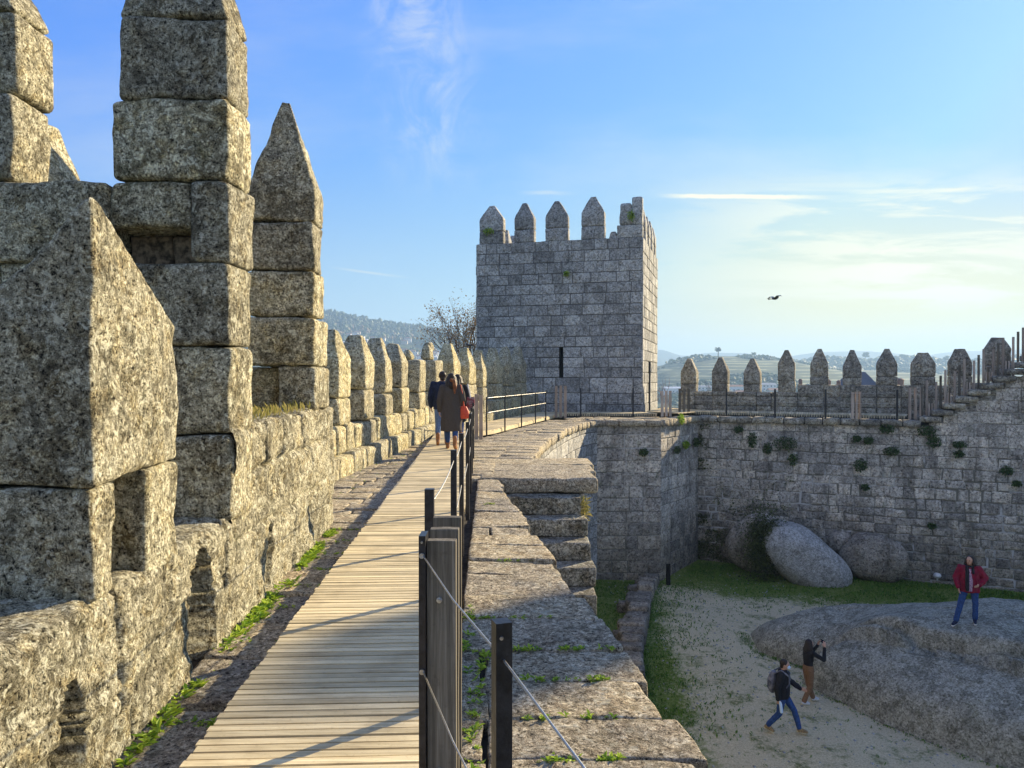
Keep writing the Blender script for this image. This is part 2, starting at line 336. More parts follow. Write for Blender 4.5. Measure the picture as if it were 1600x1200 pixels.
def masonry(mb, path, z0, ztop, ch=0.48, bl=0.8, prot=0.03, gap=0.012, seed=1, skip=None, back=True, ext=(0, 0), rub=0.0, jit=0.008, out_m=0, back_m=1, zvar=0.12):
    """coursed blocks standing proud of a mortar backing; outward side is to the right of the path"""
    rr = random.Random(seed); pts = [Vector(p) for p in path]
    segl = [(pts[i + 1] - pts[i]).length for i in range(len(pts) - 1)]; tot = sum(segl)
    def at(u):
        i = 0
        if u <= 0: i = 0
        else:
            while i < len(segl) - 1 and u > segl[i]: u -= segl[i]; i += 1
        d = (pts[i + 1] - pts[i]).normalized(); return pts[i] + d * u, Vector((d.y, -d.x))
    zt = ztop if callable(ztop) else (lambda u: ztop)
    if back:
        us = [0]; acc = 0
        for s in segl:
            k = max(1, int(s / 0.5))
            us += [acc + s * (i + 1) / k for i in range(k)]; acc += s
        vs = []; fs = []
        for u in us:
            p, nn = at(u); vs += [Vector((p.x, p.y, z0)), Vector((p.x, p.y, zt(min(u, tot - 0.001)) - 0.01))]
        for i in range(len(us) - 1): fs.append((2 * i, 2 * i + 2, 2 * i + 3, 2 * i + 1))
        mb.add(vs, fs, 0.5, back_m)
    z = z0; zmax = max(zt(tot * i / 40) for i in range(41))
    while z < zmax - 0.05:
        h = ch * rr.uniform(1 - zvar, 1 + zvar)
        if zmax - z - h < ch * 0.5: h = zmax - z
        u = -ext[0]
        while u < tot + ext[1] - 0.01:
            L = bl * rr.uniform(0.5, 1.45)
            if tot + ext[1] - u - L < bl * 0.4: L = tot + ext[1] - u
            uc = u + L / 2; top = min(zt(min(max(uc, 0), tot)), zt(min(max(u, 0), tot)) + 9)
            za, zb = z, z + h
            if za + h * 0.5 < top and not (skip and skip(uc, (za + zb) / 2, L, h)):
                zb = min(zb, top)
                g = gap * rr.uniform(0.5, 1.4); pr = prot * rr.uniform(0.6, 1.3); bv = 0.018 + rub * 0.5
                def corner(uu, zz, off):
                    p, nn = at(uu); return Vector((p.x + nn.x * off, p.y + nn.y * off, zz))
                j = lambda: rr.uniform(-jit - rub, jit + rub)
                q = [(u + g + j(), za + g + j()), (u + L - g + j(), za + g + j()), (u + L - g + j(), zb - g + j()), (u + g + j(), zb - g + j())]
                if u <= -ext[0] + 1e-6: q[0] = (u, q[0][1]); q[3] = (u, q[3][1])
                if u + L >= tot + ext[1] - 1e-6: q[1] = (u + L, q[1][1]); q[2] = (u + L, q[2][1])
                cx = sum(a for a, _ in q) / 4; cz = sum(b for _, b in q) / 4
                outer = [corner(a, b, -0.04) for a, b in q]
                mid = [corner(a, b, pr - bv * 0.7) for a, b in q]
                # eight-sided inner face, so the block ends look dressed by hand
                inner = []
                for (a, b) in q:
                    sa = bv if a < cx else -bv; sb = bv if b < cz else -bv
                    inner.append(corner(a + sa, b + sb, pr))
                ctr = corner(cx, cz, pr + rr.uniform(0.0, 0.012 + rub * 0.4))
                vs = outer + mid + inner + [ctr]
                fs = []
                for i in range(4):
                    k = (i + 1) % 4; fs += [(i, k, 4 + k, 4 + i), (4 + i, 4 + k, 8 + k, 8 + i), (8 + i, 8 + k, 12)]
                mb.add(vs, fs, rr.random(), out_m)
            u += L
        z += h
    return tot
def topsheet(mb, left, right, z, t=0.5, m=0):
    vs = []; fs = []
    for a, b in zip(left, right): vs += [Vector((a[0], a[1], z)), Vector((b[0], b[1], z))]
    for i in range(len(left) - 1): fs.append((2 * i, 2 * i + 1, 2 * i + 3, 2 * i + 2))
    mb.add(vs, fs, t, m)
#PART2

# ================================================================ STRUCTURE
# ---- terrain outside, sky-wide ground sheet
def terrain_h(x, y):
    d = math.hypot(x, y - 15)
    k = min(1, max(0, (d - 50) / 260)); k = k * k * (3 - 2 * k)
    h = -12 - 34 * k
    return h + (noise.noise(Vector((x * 0.004, y * 0.004, 0))) * 8 + noise.noise(Vector((x * 0.02, y * 0.02, 3))) * 1.5) * k
def field_mat(name, c1, c2, c3, scale):
    m, n, b = new_mat(name, 1.0, 0.1); p = pos(n)
    a = n.noise(p, scale, 6, 0.7, 0.5); v = n.n('ShaderNodeTexVoronoi'); n.l.new(p, v.inputs['Vector']); v.inputs['Scale'].default_value = scale * 1.3
    col = n.mix(n.smooth(a, 0.4, 0.6), c4(c1), c4(c2)); col = n.mix(n.math('MULTIPLY', v.outputs['Color'], 0.5), col, c4(c3))
    n.l.new(col, b.inputs['Base Color']); bump(n, b, a, 0.6, 2.0); return m
M['valley'] = field_mat('valley_fields', (0.05, 0.08, 0.03), (0.14, 0.15, 0.07), (0.10, 0.10, 0.06), 0.012)
M['hill'] = field_mat('wooded_hillside', (0.03, 0.055, 0.022), (0.06, 0.085, 0.03), (0.11, 0.085, 0.045), 0.02)
mb = MB(); vs = []; fs = []; rings = [0, 30, 45, 60, 80, 100, 130, 170, 220, 300, 400, 550, 750, 1000, 1400, 2000, 3000, 4900]; na = 72
for r_ in rings:
    for k in range(na):
        a = 2 * math.pi * k / na; x = r_ * math.cos(a); y = 15 + r_ * math.sin(a); vs.append(Vector((x, y, terrain_h(x, y))))
for i in range(len(rings) - 1):
    for k in range(na):
        k2 = (k + 1) % na; a = i * na; fs.append((a + k, a + k2, a + na + k2, a + na + k))
mb.add(vs, fs); tag(mb.build('valley_ground', M['valley'], smooth=True), kind='structure')

def interp(prof, x):
    if x <= prof[0][0]: return prof[0][1]
    for (a, b), (c, d) in zip(prof, prof[1:]):
        if x <= c: k = (x - a) / (c - a); k = k * k * (3 - 2 * k); return b + (d - b) * k
    return prof[-1][1]
def zof(py, d): return EYE - (py - HOR) * d / F
def xof(px, d): return (px - 800) * d / F
HILLS = {}
def hill(name, prof, yc, yn, yf, foot, mat, nx=150, ny=44, rough=6.0, step=0):
    """ridge whose crest runs across at distance yc; prof = (x, crest height)"""
    x0, x1 = prof[0][0], prof[-1][0]
    def h(x, y):
        c = interp(prof, x)
        e = max(0.0, min(1.0, (x - x0) / (x1 - x0) / 0.1, (1 - (x - x0) / (x1 - x0)) / 0.1)); e = e * e * (3 - 2 * e)
        k = (y - yn) / (yc - yn) if y < yc else 1 - (y - yc) / (yf - yc)
        k = max(0.0, min(1.0, k)); k = k ** 0.9 if y < yc else k * k * (3 - 2 * k)
        z = foot + (c - foot) * k * e
        z += noise.fractal(Vector((x * 0.006, y * 0.006, yc * 0.01)), 1.0, 2.0, 4) * rough * min(1, k * 3) * (1 - 0.8 * max(0, 1 - abs(1 - k) / 0.15))
        if step: z = z - (z % step) * 0.75 if k > 0.05 else z
        return z
    HILLS[name] = h
    vs = []; fs = []
    for j in range(ny + 1):
        y = yn + (yf - yn) * j / ny
        for i in range(nx + 1):
            x = x0 + (x1 - x0) * i / nx; vs.append(Vector((x, y, h(x, y))))
    for j in range(ny):
        for i in range(nx):
            a = j * (nx + 1) + i; fs.append((a, a + 1, a + nx + 2, a + nx + 1))
    mb = MB(); mb.add(vs, fs); tag(mb.build(name, mat, smooth=not step), kind='structure'); return h
hL = hill('wooded_hill', [(-1500, 178), (-900, 174), (xof(515, 1700), zof(490, 1700)), (xof(560, 1700), zof(499, 1700)), (xof(600, 1700), zof(507, 1700)), (xof(650, 1700), zof(514, 1700)), (xof(705, 1700), zof(524, 1700)), (xof(750, 1700), zof(547, 1700)), (xof(850, 1700), zof(562, 1700)), (xof(1000, 1700), zof(585, 1700))], 1700, 820, 2300, -46, M['hill'])
m, n, b = new_mat('terraced_vineyard', 1.0, 0.1); p = pos(n)
spz = n.n('ShaderNodeSeparateXYZ'); n.l.new(p, spz.inputs[0])
row = n.math('PINGPONG', n.math('ADD', spz.outputs[2], n.math('MULTIPLY', n.noise(p, 0.006, 3), 6)), 2.1)
col = n.mix(n.math('MULTIPLY', n.smooth(row, 1.25, 1.75), n.smooth(n.noise(p, 0.018, 3), 0.42, 0.52)), (0.075, 0.095, 0.05, 1), (0.30, 0.31, 0.17, 1))
col = n.mix(n.smooth(n.noise(p, 0.012, 5, 0.7), 0.52, 0.62), col, (0.04, 0.06, 0.03, 1)); n.l.new(col, b.inputs['Base Color']); M['terrace'] = m
hT = hill('terraced_hill', [(120, -10), (xof(1030, 1150), zof(572, 1150)), (xof(1065, 1150), zof(561, 1150)), (xof(1100, 1150), zof(556, 1150)), (xof(1190, 1150), zof(557, 1150)), (xof(1225, 1150), zof(564, 1150)), (xof(1300, 1150), zof(577, 1150)), (xof(1500, 1150), zof(585, 1150)), (1100, -20)], 1150, 640, 1500, -24, M['terrace'], nx=90, ny=120, rough=2.0)
hR = hill('near_ridge', [(500, 10), (xof(1240, 1650), zof(569, 1650)), (xof(1290, 1650), zof(563, 1650)), (xof(1340, 1650), zof(565, 1650)), (xof(1420, 1650), zof(562, 1650)), (xof(1490, 1650), zof(570, 1650)), (xof(1600, 1650), zof(560, 1650)), (1700, 70)], 1650, 900, 2200, -40, M['hill'], rough=4)
hF = hill('far_mountains', [(-3300, 150), (-900, 150), (xof(900, 3600), zof(548, 3600)), (xof(1030, 3600), zof(546, 3600)), (xof(1070, 3600), zof(556, 3600)), (xof(1110, 3600), zof(551, 3600)), (xof(1165, 3600), zof(552, 3600)), (xof(1205, 3600), zof(560, 3600)), (xof(1290, 3600), zof(550, 3600)), (xof(1350, 3600), zof(549, 3600)), (xof(1440, 3600), zof(556, 3600)), (xof(1500, 3600), zof(549, 3600)), (xof(1600, 3600), zof(546, 3600)), (4200, 175)], 3600, 2500, 4700, -50, M['hill'], nx=260, ny=24, rough=11)

# ---- castle outline (x, y) in metres
INNER = [(1.56, -3.0), (1.2, 0), (0.84, 3.2), (0.5, 5.8), (0.2, 8.2), (-0.2, 11.6), (-0.26, 12.2)]
CURVE = [(0.30, 15.2), (0.52, 17.5), (0.84, 19.6), (1.20, 21.8), (1.70, 24.2), (2.25, 26.4), (2.85, 28.3), (3.35, 29.0)]
BAST = [(3.35, 29.0), (5.85, 29.0)]
BAST2 = [(5.85, 29.0), (8.15, 32.2)]
FARW = [(8.15, 32.2), (12.0, 30.3), (14.3, 29.35), (16.2, 28.6), (19.2, 27.3), (24, 25.4), (30, 23.6), (38, 21)]
GZ = -6.42
# courtyard ground: one sheet, gravel worn into the lawn
def yard_h(x, y):
    return GZ + noise.noise(Vector((x * 0.25, y * 0.25, 1))) * 0.08 + noise.noise(Vector((x * 0.9, y * 0.9, 5))) * 0.02
m, n, b = new_mat('courtyard_gravel_and_lawn', 1.0, 0.1); p = pos(n)
sp = n.n('ShaderNodeSeparateXYZ'); n.l.new(p, sp.inputs[0]); X_, Y_, _ = sp.outputs
# grassy along the walls: distance behind the far wall line and beside the bastion
dw = n.math('SUBTRACT', n.math('ADD', n.math('MULTIPLY', X_, 0.41), Y_), 35.4)      # 0 at the wall, negative inwards
dw = n.math('MULTIPLY', dw, -0.925)
db = n.math('SUBTRACT', X_, n.math('ADD', 1.1, n.math('MULTIPLY', Y_, 0.135)))      # metres right of the low wall
nz = n.math('MULTIPLY', n.math('SUBTRACT', n.noise(p, 0.5, 6, 0.65), 0.5), 4.5)
g = n.math('MAXIMUM', n.math('SUBTRACT', 1.0, n.smooth(n.math('ADD', dw, nz), 3.6, 5.8)), n.math('SUBTRACT', 1.0, n.smooth(n.math('ADD', db, n.math('MULTIPLY', nz, 0.6)), 0.0, 1.5)))
fine = n.noise(p, 9, 6, 0.8); g2 = n.math('MULTIPLY', n.math('SUBTRACT', g, n.math('MULTIPLY', n.smooth(fine, 0.42, 0.6), 0.45)), 1.5, clamp=True)
thin = n.math('MULTIPLY', n.smooth(n.noise(p, 1.3, 5, 0.75), 0.50, 0.66), n.smooth(fine, 0.40, 0.52))
grav = n.ramp(n.noise(p, 26, 6, 0.85), [(0.3, (0.32, 0.26, 0.15)), (0.5, (0.70, 0.59, 0.36)), (0.7, (0.90, 0.80, 0.54))])
lawn = n.ramp(n.noise(p, 12, 6, 0.8), [(0.3, (0.055, 0.09, 0.012)), (0.5, (0.15, 0.21, 0.035)), (0.7, (0.34, 0.35, 0.11))])
col = n.mix(n.math('MULTIPLY', thin, 0.85), grav, n.mix(0.5, lawn, (0.11, 0.12, 0.05, 1))); col = n.mix(g2, col, lawn)
n.l.new(col, b.inputs['Base Color']); bump(n, b, n.math('ADD', fine, n.noise(p, 30, 4, 0.8)), 1.0, 0.05); M['yardground'] = m
mb = MB(); vs = []; fs = []; nx, ny = 110, 110
for j in range(ny + 1):
    for i in range(nx + 1):
        x = -0.5 + 42 * i / nx; y = -12 + 46 * j / ny; vs.append(Vector((x, y, yard_h(x, y))))
for j in range(ny):
    for i in range(nx):
        a = j * (nx + 1) + i; fs.append((a, a + 1, a + nx + 2, a + nx + 1))
mb.add(vs, fs); tag(mb.build('courtyard_ground', M['yardground'], smooth=True), kind='structure')

# ---- rough slabs helper along a path (coping): outward is right of the path
def coping(mb, path, v_in, v_out, z0, z1, bl=0.75, cell=0.14, amp=0.02, r=0.05, zfn=None, seed=3):
    pts = [Vector(q) for q in path]; segl = [(pts[i + 1] - pts[i]).length for i in range(len(pts) - 1)]; tot = sum(segl); rr = random.Random(seed)
    def at(u):
        i = 0
        while i < len(segl) - 1 and u > segl[i]: u -= segl[i]; i += 1
        d = (pts[i + 1] - pts[i]).normalized(); return pts[i] + d * u, Vector((d.y, -d.x))
    u = 0.0
    while u < tot - 0.01:
        L = bl * rr.uniform(0.6, 1.4)
        if tot - u - L < bl * 0.4: L = tot - u
        ja, jb, jz = rr.uniform(-0.03, 0.03), rr.uniform(-0.03, 0.03), rr.uniform(-0.015, 0.01)
        def mp(p, u=u, jb=jb, jz=jz):
            q, nn = at(u + 0.006 + p.x); v = v_in + p.y + jb * p.y
            z = (zfn(q.x, q.y) if zfn else 0) + z0 + p.z + jz
            return Vector((q.x + nn.x * v, q.y + nn.y * v, z))
        rough_block(mb, mp, (L - 0.014, v_out - v_in, z1 - z0), cell, r, amp, 3.0, rr.random() * 30, rr.random())
        u += L

WT = -0.13          # top of the stone wall walk
# ---- curtain wall the boardwalk stands on (right face over the courtyard)
cw = thing('curtain_wall', 'long granite curtain wall carrying the boardwalk, its slab edge dropping to the courtyard', 'wall', (0, 10, GZ))
mb = MB(); masonry(mb, INNER, GZ - 0.2, WT - 0.24, 0.48, 0.8, 0.03, 0.012, 11); 
masonry(mb, [INNER[-1], (-0.26, 12.21), (0.28, 15.1)], GZ - 0.2, WT - 0.24, seed=5)
masonry(mb, CURVE, GZ - 0.2, WT - 0.2, 0.46, 0.75, 0.03, 0.012, 12)
mb.build('face', [M['tower'], M['joint_tower']], cw)
mb = MB()
ys = [1.2, 1.75, 2.3, 2.75, 3.22, 3.62, 4.08, 4.55, 5.13, 5.66, 6.33, 6.76, 7.35, 7.8, 8.3, 8.75, 9.3, 9.8, 10.3, 10.9, 11.4, 12.25]
for a, c in zip(ys, ys[1:]):
    jz = rnd.uniform(-0.02, 0.012); sk = rnd.uniform(-0.05, 0.05)
    xl = (lambda y: -0.20 - 0.03 * y); xr = (lambda y: 1.23 - 0.122 * y)
    cuts = [(0.0, 1.0)]
    if a < 4.5 : cuts = [(0.0, 0.16), (0.17, 1.0)]
    elif a < 9 and rnd.random() < 0.4: cuts = [(0, 0.3), (0.315, 1)]
    for (ka, kb) in cuts:
        ja, jb = rnd.uniform(-0.03, 0.03) if ka == 0 and kb < 1 else 0, rnd.uniform(-0.05, 0.04)
        def mp(p, a=a, c=c, ka=ka, kb=kb, jz=jz, sk=sk, ja=ja, jb=jb):
            kx = p.x / 1.2; y = a + 0.004 + (c - a - 0.008) * p.y / (c - a) + sk * (kx - 0.5) * 2
            k = ka + (kb - ka) * kx; x = xl(y) + (xr(y) - xl(y)) * k + (jb if kb == 1 else ja) * kx
            return Vector((x, y, WT - 0.24 + p.z + jz))
        rough_block(mb, mp, (1.2, c - a, 0.24), 0.035 if a < 8 else 0.06, 0.016, 0.016, 4.5, rnd.random() * 40, rnd.random(), 0, 0.007)
coping(mb, CURVE, -0.75, 0.14, WT - 0.24, WT, 0.55, 0.14, 0.02, 0.05)
mb.build('coping', M['slab'], cw, smooth=True)
mb = MB(); box(mb, -3.4, -0.2, -6, 2, -6.6, WT - 0.26); mb.build('core', M['soil'], cw)

# wall walk paving (one setting surface made of many stones)
PAR = [(-2.95, 8.4), (-2.86, 12.2), (-2.69, 14.6), (-2.5, 18.0), (-2.15, 21.2), (-1.6, 24.2), (-0.85, 27.6), (0.2, 31.3), (1.45, 35.2)]
def xpar(y): 
    for (a, b_), (c, d) in zip(PAR, PAR[1:]):
        if y <= d: return a + (c - a) * (y - b_) / (d - b_)
    return PAR[-1][0]
def xedge(y):
    L_ = INNER + [(0.30, 12.3)] + CURVE
    for (a, b_), (c, d) in zip(L_, L_[1:]):
        if y <= d and d > b_: return a + (c - a) * (y - b_) / (d - b_)
    return L_[-1][0]
def deckL(y): return -1.19 - 0.046 * y
def deckR(y): return -0.19 - 0.043 * y
mb = MB()
yy = [-6 + i for i in range(0, 36)]
topsheet(mb, [(-4.0 if y < 9 else xpar(y) - 1.0, y) for y in yy], [(xedge(y) - 0.35, y) for y in yy], WT - 0.07)
topsheet(mb, [(3.0, 29.3), (5.8, 29.3), (8.1, 32.4)], [(1.0, 37), (6.2, 39), (8.6, 39)], WT - 0.07)
topsheet(mb, [(8.1, 32.4), (12, 30.6), (16.2, 28.9), (19.2, 27.6), (38, 21.2)], [(8.6, 37), (12.9, 35), (17.8, 32.5), (21.5, 31.5), (40, 25)], WT - 0.07)
tag(mb.build('wall_walk_bed', M['soil']), kind='structure')
mb = MB()
def slabgrid(mb, y0, y1, xa, xb, dy, dx, cell, z=WT, amp=0.014, fine=0.0):
    y = y0
    while y < y1:
        h = dy * rnd.uniform(0.75, 1.3); k0 = 0.0; wtot = xb(y) - xa(y)
        while k0 < 1 and wtot > 0.1:
            k1 = k0 + dx * rnd.uniform(0.6, 1.4) / wtot
            if 1 - k1 < 0.35 * dx / wtot: k1 = 1
            jz = rnd.uniform(-0.018, 0.008)
            def mp(p, y=y, k0=k0, k1=k1, h=h, jz=jz):
                yw = y + 0.01 + p.y; k = k0 + (k1 - k0) * (0.01 + 0.98 * p.x / dx); return Vector((xa(yw) + (xb(yw) - xa(yw)) * k, yw, z - 0.1 + p.z + jz))
            rough_block(mb, mp, (dx, h - 0.02, 0.1), cell, 0.025, amp, 4.0, rnd.random() * 40, rnd.random(), 0, fine)
            k0 = k1
        y += h
slabgrid(mb, 2.2, 8.5, lambda y: -1.62 - 0.058 * y, lambda y: deckL(y) + 0.12, 0.55, 0.5, 0.05, WT - 0.01, fine=0.006)
slabgrid(mb, 8.5, 21.5, lambda y: xpar(y) - 0.15, lambda y: deckL(y) + 0.12, 0.42, 0.55, 0.09)
slabgrid(mb, 12.3, 20.5, lambda y: deckR(y) - 0.1, lambda y: xedge(y) - 0.62, 0.5, 0.9, 0.10)
slabgrid(mb, 20.5, 29, lambda y: -0.9 + (y - 20.5) * 0.27, lambda y: xedge(y) - 0.62, 0.5, 0.9, 0.12)
slabgrid(mb, 29.4, 30.9, lambda y: 2.2, lambda y: 5.4 + (y - 29.4) * 0.7, 0.55, 0.8, 0.14)
tag(mb.build('wall_walk_paving', M['slab'], smooth=True), kind='structure')

# ---- stone staircase: landing slab and steps going down towards the courtyard
st = thing('stone_staircase', 'granite steps descending from the wall walk along the curtain wall', 'stairs', (0.9, 8, GZ))
mb = MB(); fr0 = lambda u, v, z: Vector((u, v, z))
wblock(mb, fr0, -0.55, 1.42, 12.25, 13.25, WT - 0.25, WT, 0.07, 0.04, 0.02, 4, fine=0.01)
wblock(mb, fr0, -0.60, 1.52, 13.27, 14.3, WT - 0.25, WT - 0.01, 0.09, 0.04, 0.02, 4)
wblock(mb, fr0, -0.60, 1.60, 14.32, 15.45, WT - 0.25, WT - 0.01, 0.09, 0.04, 0.02, 4)
mb.build('landing', M['slab'], st, smooth=True)
ystep = 11.85; zt_ = WT - 0.26; rights = [1.12, 1.16, 1.19, 1.20]
for i in range(18):
    mb = MB(); xr_ = (rights[i] if i < 4 else 1.2 + (11 - ystep) * 0.115 - 0.13) + rnd.uniform(-0.02, 0.02)
    xl_ = 1.2 - 0.122 * ystep - 0.15
    wblock(mb, fr0, xl_, xr_ if i < 4 else max(xr_, xl_ + 0.8), ystep, ystep + 0.5, zt_ - 0.27, zt_, 0.05, 0.018, 0.018, 3.5, fine=0.008)
    mb.build('step', M['step'], st, smooth=True)
    ystep -= 0.42 if i < 4 else 0.5; zt_ -= 0.27 if i < 4 else 0.33
mb = MB()
quadbox(mb, [(0.35, 3.0, GZ), (1.08, 3.0, GZ), (1.0, 12.2, GZ), (-0.3, 12.2, GZ), (0.4, 5.0, -5.6), (0.9, 5.0, -5.6), (0.98, 12.2, -0.75), (-0.3, 12.2, -0.75)])
mb.build('stair_core', M['yard'], st)
mb = MB(); masonry(mb, [(0.2, 12.28), (1.15, 12.28)], GZ, WT - 0.26, seed=61); masonry(mb, [(1.18, 12.3), (1.3, 15.3)], GZ, WT - 0.26, seed=62)
masonry(mb, [(1.3, 15.32), (0.3, 15.32)], GZ, WT - 0.26, seed=62)
mb.build('landing_support', [M['yard'], M['joint_dark']], st)

# ---- bastion in front of the tower
ba = thing('bastion', 'square stone bastion with slab coping standing in front of the crenellated tower', 'bastion', (5, 31, GZ))
mb = MB(); masonry(mb, BAST, GZ - 0.2, WT - 0.2, 0.5, 0.9, 0.03, 0.016, 21, ext=(0.0, 0.025)); masonry(mb, BAST2, GZ - 0.2, WT - 0.2, 0.5, 0.62, 0.03, 0.012, 22, ext=(0.022, 0))
mb.build('face', [M['yard'], M['joint_pale']], ba)
mb = MB(); coping(mb, [(3.0, 29.0), (5.9, 29.0)], -0.7, 0.22, WT - 0.22, WT + 0.02, 0.85, 0.14, 0.02); coping(mb, [(5.85, 29.0), (8.15, 32.2)], -0.6, 0.2, WT - 0.24, WT + 0.02, 0.6, 0.14, 0.02)
mb.build('coping', M['slab'], ba, smooth=True)

# ---- far curtain wall with its climbing steps
def stairz(x): return max(0.0, min(12.0, (x - 16.1) * 0.685)) 
fw = thing('far_curtain_wall', 'tall far courtyard wall of rubble and ashlar granite with stepped top at right', 'wall', (14, 30, GZ))
FL = [Vector(q) for q in FARW]; segs = [(FL[i + 1] - FL[i]).length for i in range(len(FL) - 1)]
def xat(u):
    i = 0
    while i < len(segs) - 1 and u > segs[i]: u -= segs[i]; i += 1
    return (FL[i] + (FL[i + 1] - FL[i]).normalized() * u).x
def farpt(u):
    i = 0
    while i < len(segs) - 1 and u > segs[i]: u -= segs[i]; i += 1
    d = (FL[i + 1] - FL[i]).normalized(); return FL[i] + d * u, d
mb = MB()
def rubz(uc, z, L, h): return z < -1.55 or (uc > 5 and z < -1.2)
masonry(mb, FARW, -1.5, lambda u: WT - 0.22 + stairz(xat(u)), 0.44, 0.72, 0.03, 0.011, 31)
masonry(mb, FARW, GZ - 0.3, -1.5, 0.37, 0.56, 0.04, 0.018, 33, rub=0.026, jit=0.012, zvar=0.22)
mb.build('face', [M['yard'], M['joint_pale']], fw)
mb = MB(); coping(mb, [FARW[0], FARW[1], FARW[2], (15.95, 28.7)], -0.5, 0.22, WT - 0.24, WT + 0.02, 0.62, 0.12, 0.03, 0.06)
mb.build('coping', M['merl'], fw, smooth=True)
# steps cantilevered along the top
u0s = sum(segs[:2]) + (Vector((16.0, 28.68)) - FL[2]).length
for i in range(14):
    u = u0s + i * 0.405; q, d = farpt(u); nn = Vector((d.y, -d.x)); mb = MB()
    z = WT + 0.17 + i * 0.262
    def fr(a, v, zz, q=q, d=d, nn=nn): return Vector((q.x + d.x * a - nn.x * v, q.y + d.y * a - nn.y * v, zz))
    wblock(mb, fr, -0.12, 0.62, -0.25, 1.6, z - 0.21, z, 0.13, 0.05, 0.02, 3)
    wblock(mb, fr, 0.42, 1.1, -0.02, 1.5, z - 0.22, z - 0.02, 0.3, 0.03, 0.01, 3)
    mb.build('step', M['merl'], fw, smooth=True)
# outward parapet along the far walk
OUT = [(8.3, 36.3), (12.6, 33.9), (17.2, 31.9), (22.0, 29.9), (30, 27.2), (40, 23.5)]
OL = [Vector(q) for q in OUT]; osg = [(OL[i + 1] - OL[i]).length for i in range(len(OL) - 1)]
fp = thing('far_parapet', 'low far parapet carrying a row of pointed merlons before the hazy hills', 'parapet', (14, 33.5, WT))
def ptop(x): return (0.87 if x < 12.2 else 1.22) + max(0, (x - 19.6) * 0.60)
def oat(u):
    i = 0
    while i < len(osg) - 1 and u > osg[i]: u -= osg[i]; i += 1
    d = (OL[i + 1] - OL[i]).normalized(); return OL[i] + d * u, d
mb = MB(); u = 0
while u < sum(osg) - 0.5:
    L = rnd.uniform(0.6, 1.2); q, d = oat(u); q2, _ = oat(u + L); top = ptop(q.x)
    def fr(a, v, zz, q=q, d=d): return Vector((q.x + d.x * a - d.y * v, q.y + d.y * a + d.x * v, zz))
    zc = WT - 0.1
    while zc < top - 0.05:
        zn = min(top, zc + 0.45) if top - zc > 0.6 else top
        wblock(mb, fr, 0.006, L - 0.006, 0, 0.62, zc, zn - 0.006, 0.16, 0.035, 0.02, 3); zc = zn
    u += L
mb.build('breast_wall', M['merl'], fp, smooth=True)
def hit(px):    # where the line of sight at column px crosses the outward parapet line
    k = (px - 800) / F
    for a, c in zip(OL, OL[1:]):
        # a + t(c-a): x = k*y
        den = (c.x - a.x) - k * (c.y - a.y)
        t = (k * a.y - a.x) / den
        if 0 <= t <= 1: return a + (c - a) * t, (c - a).normalized()
for px, top, wpx, sh in [(1075, 560, 24, 581), (1124, 558, 24, 580), (1174, 560, 25, 582), (1228.5, 547, 25, 568), (1280, 545, 26, 568), (1331.5, 547, 27, 573), (1386, 545, 29, 568), (1443, 551, 33, 568), (1501, 545, 31, 566), (1560, 527, 34, 545), (1622, 505, 34, 525), (1690, 480, 34, 500)]:
    h_ = hit(px)
    if not h_: continue
    q, d = h_; w_ = wpx * q.y / F; 
    def fr(a, v, zz, q=q, d=d): return Vector((q.x + d.x * a - d.y * v, q.y + d.y * a + d.x * v, zz))
    zt = zof(top, q.y); zs = zof(sh, q.y); zb = 0.86 if px < 1240 else ptop(q.x)
    merlon(fp, fr, -w_ / 2, w_ / 2, 0.02, 0.56, zb, zs, zt, M['merl'], cell=0.10, courses=[zb + (zs - zb) * 0.4], ridge=(0.22 if px < 1430 else 0.42, 0.5), amp=0.02, r=0.03)
# outer skin of the far parapet so that it reads from other sides
mb = MB(); masonry(mb, [(q[0] + 0.25, q[1] + 0.62) for q in reversed(OUT)], -12, 0.0, seed=71); mb.build('outer_face', [M['yard'], M['joint_dark']], fp)

# ---- the crenellated tower
tw = thing('crenellated_tower', 'square ashlar tower with pointed merlons and a narrow arrow slit', 'tower', (2.5, 38, WT))
TA = Vector((6.02, 34.0)); TF = Vector((-1.72, 36.05)); TB = Vector((7.95, 40.4)); TD = TF + (TB - TA)
TH = 8.05; fl = (TA - TF).length; rl = (TB - TA).length
uslit = fl * 0.525
mb = MB()
def skipslit(uc, z, L, h): return False
# front in three vertical strips round the slit
def lerp(a, b_, k): return a + (b_ - a) * k
def tf(u): return TF + (TA - TF) * (u / fl)
masonry(mb, [TF, TA], 3.0, TH, 0.50, 0.86, 0.03, 0.017, 41, ext=(0.02, 0.026), zvar=0.06)
masonry(mb, [TF, tf(uslit - 0.1)], 1.55, 3.0, 0.48, 0.86, 0.03, 0.017, 42, ext=(0.02, 0), zvar=0.02)
masonry(mb, [tf(uslit + 0.1), TA], 1.55, 3.0, 0.48, 0.86, 0.03, 0.017, 43, ext=(0, 0.026), zvar=0.02)
masonry(mb, [TF, TA], -0.2, 1.55, 0.5, 0.86, 0.04, 0.017, 44, ext=(0.02, 0.026), zvar=0.06)
ud0, ud1 = 2.35, 3.25
def tr(u): return TA + (TB - TA) * (u / rl)
masonry(mb, [TA, TB], 2.35, TH, 0.50, 0.8, 0.03, 0.017, 45, ext=(0.023, 0.02), zvar=0.06)
masonry(mb, [TA, tr(ud0)], -0.2, 2.35, 0.5, 0.8, 0.03, 0.017, 46, ext=(0.023, 0), zvar=0.04)
masonry(mb, [tr(ud1), TB], -0.2, 2.35, 0.5, 0.8, 0.03, 0.017, 47, zvar=0.04)
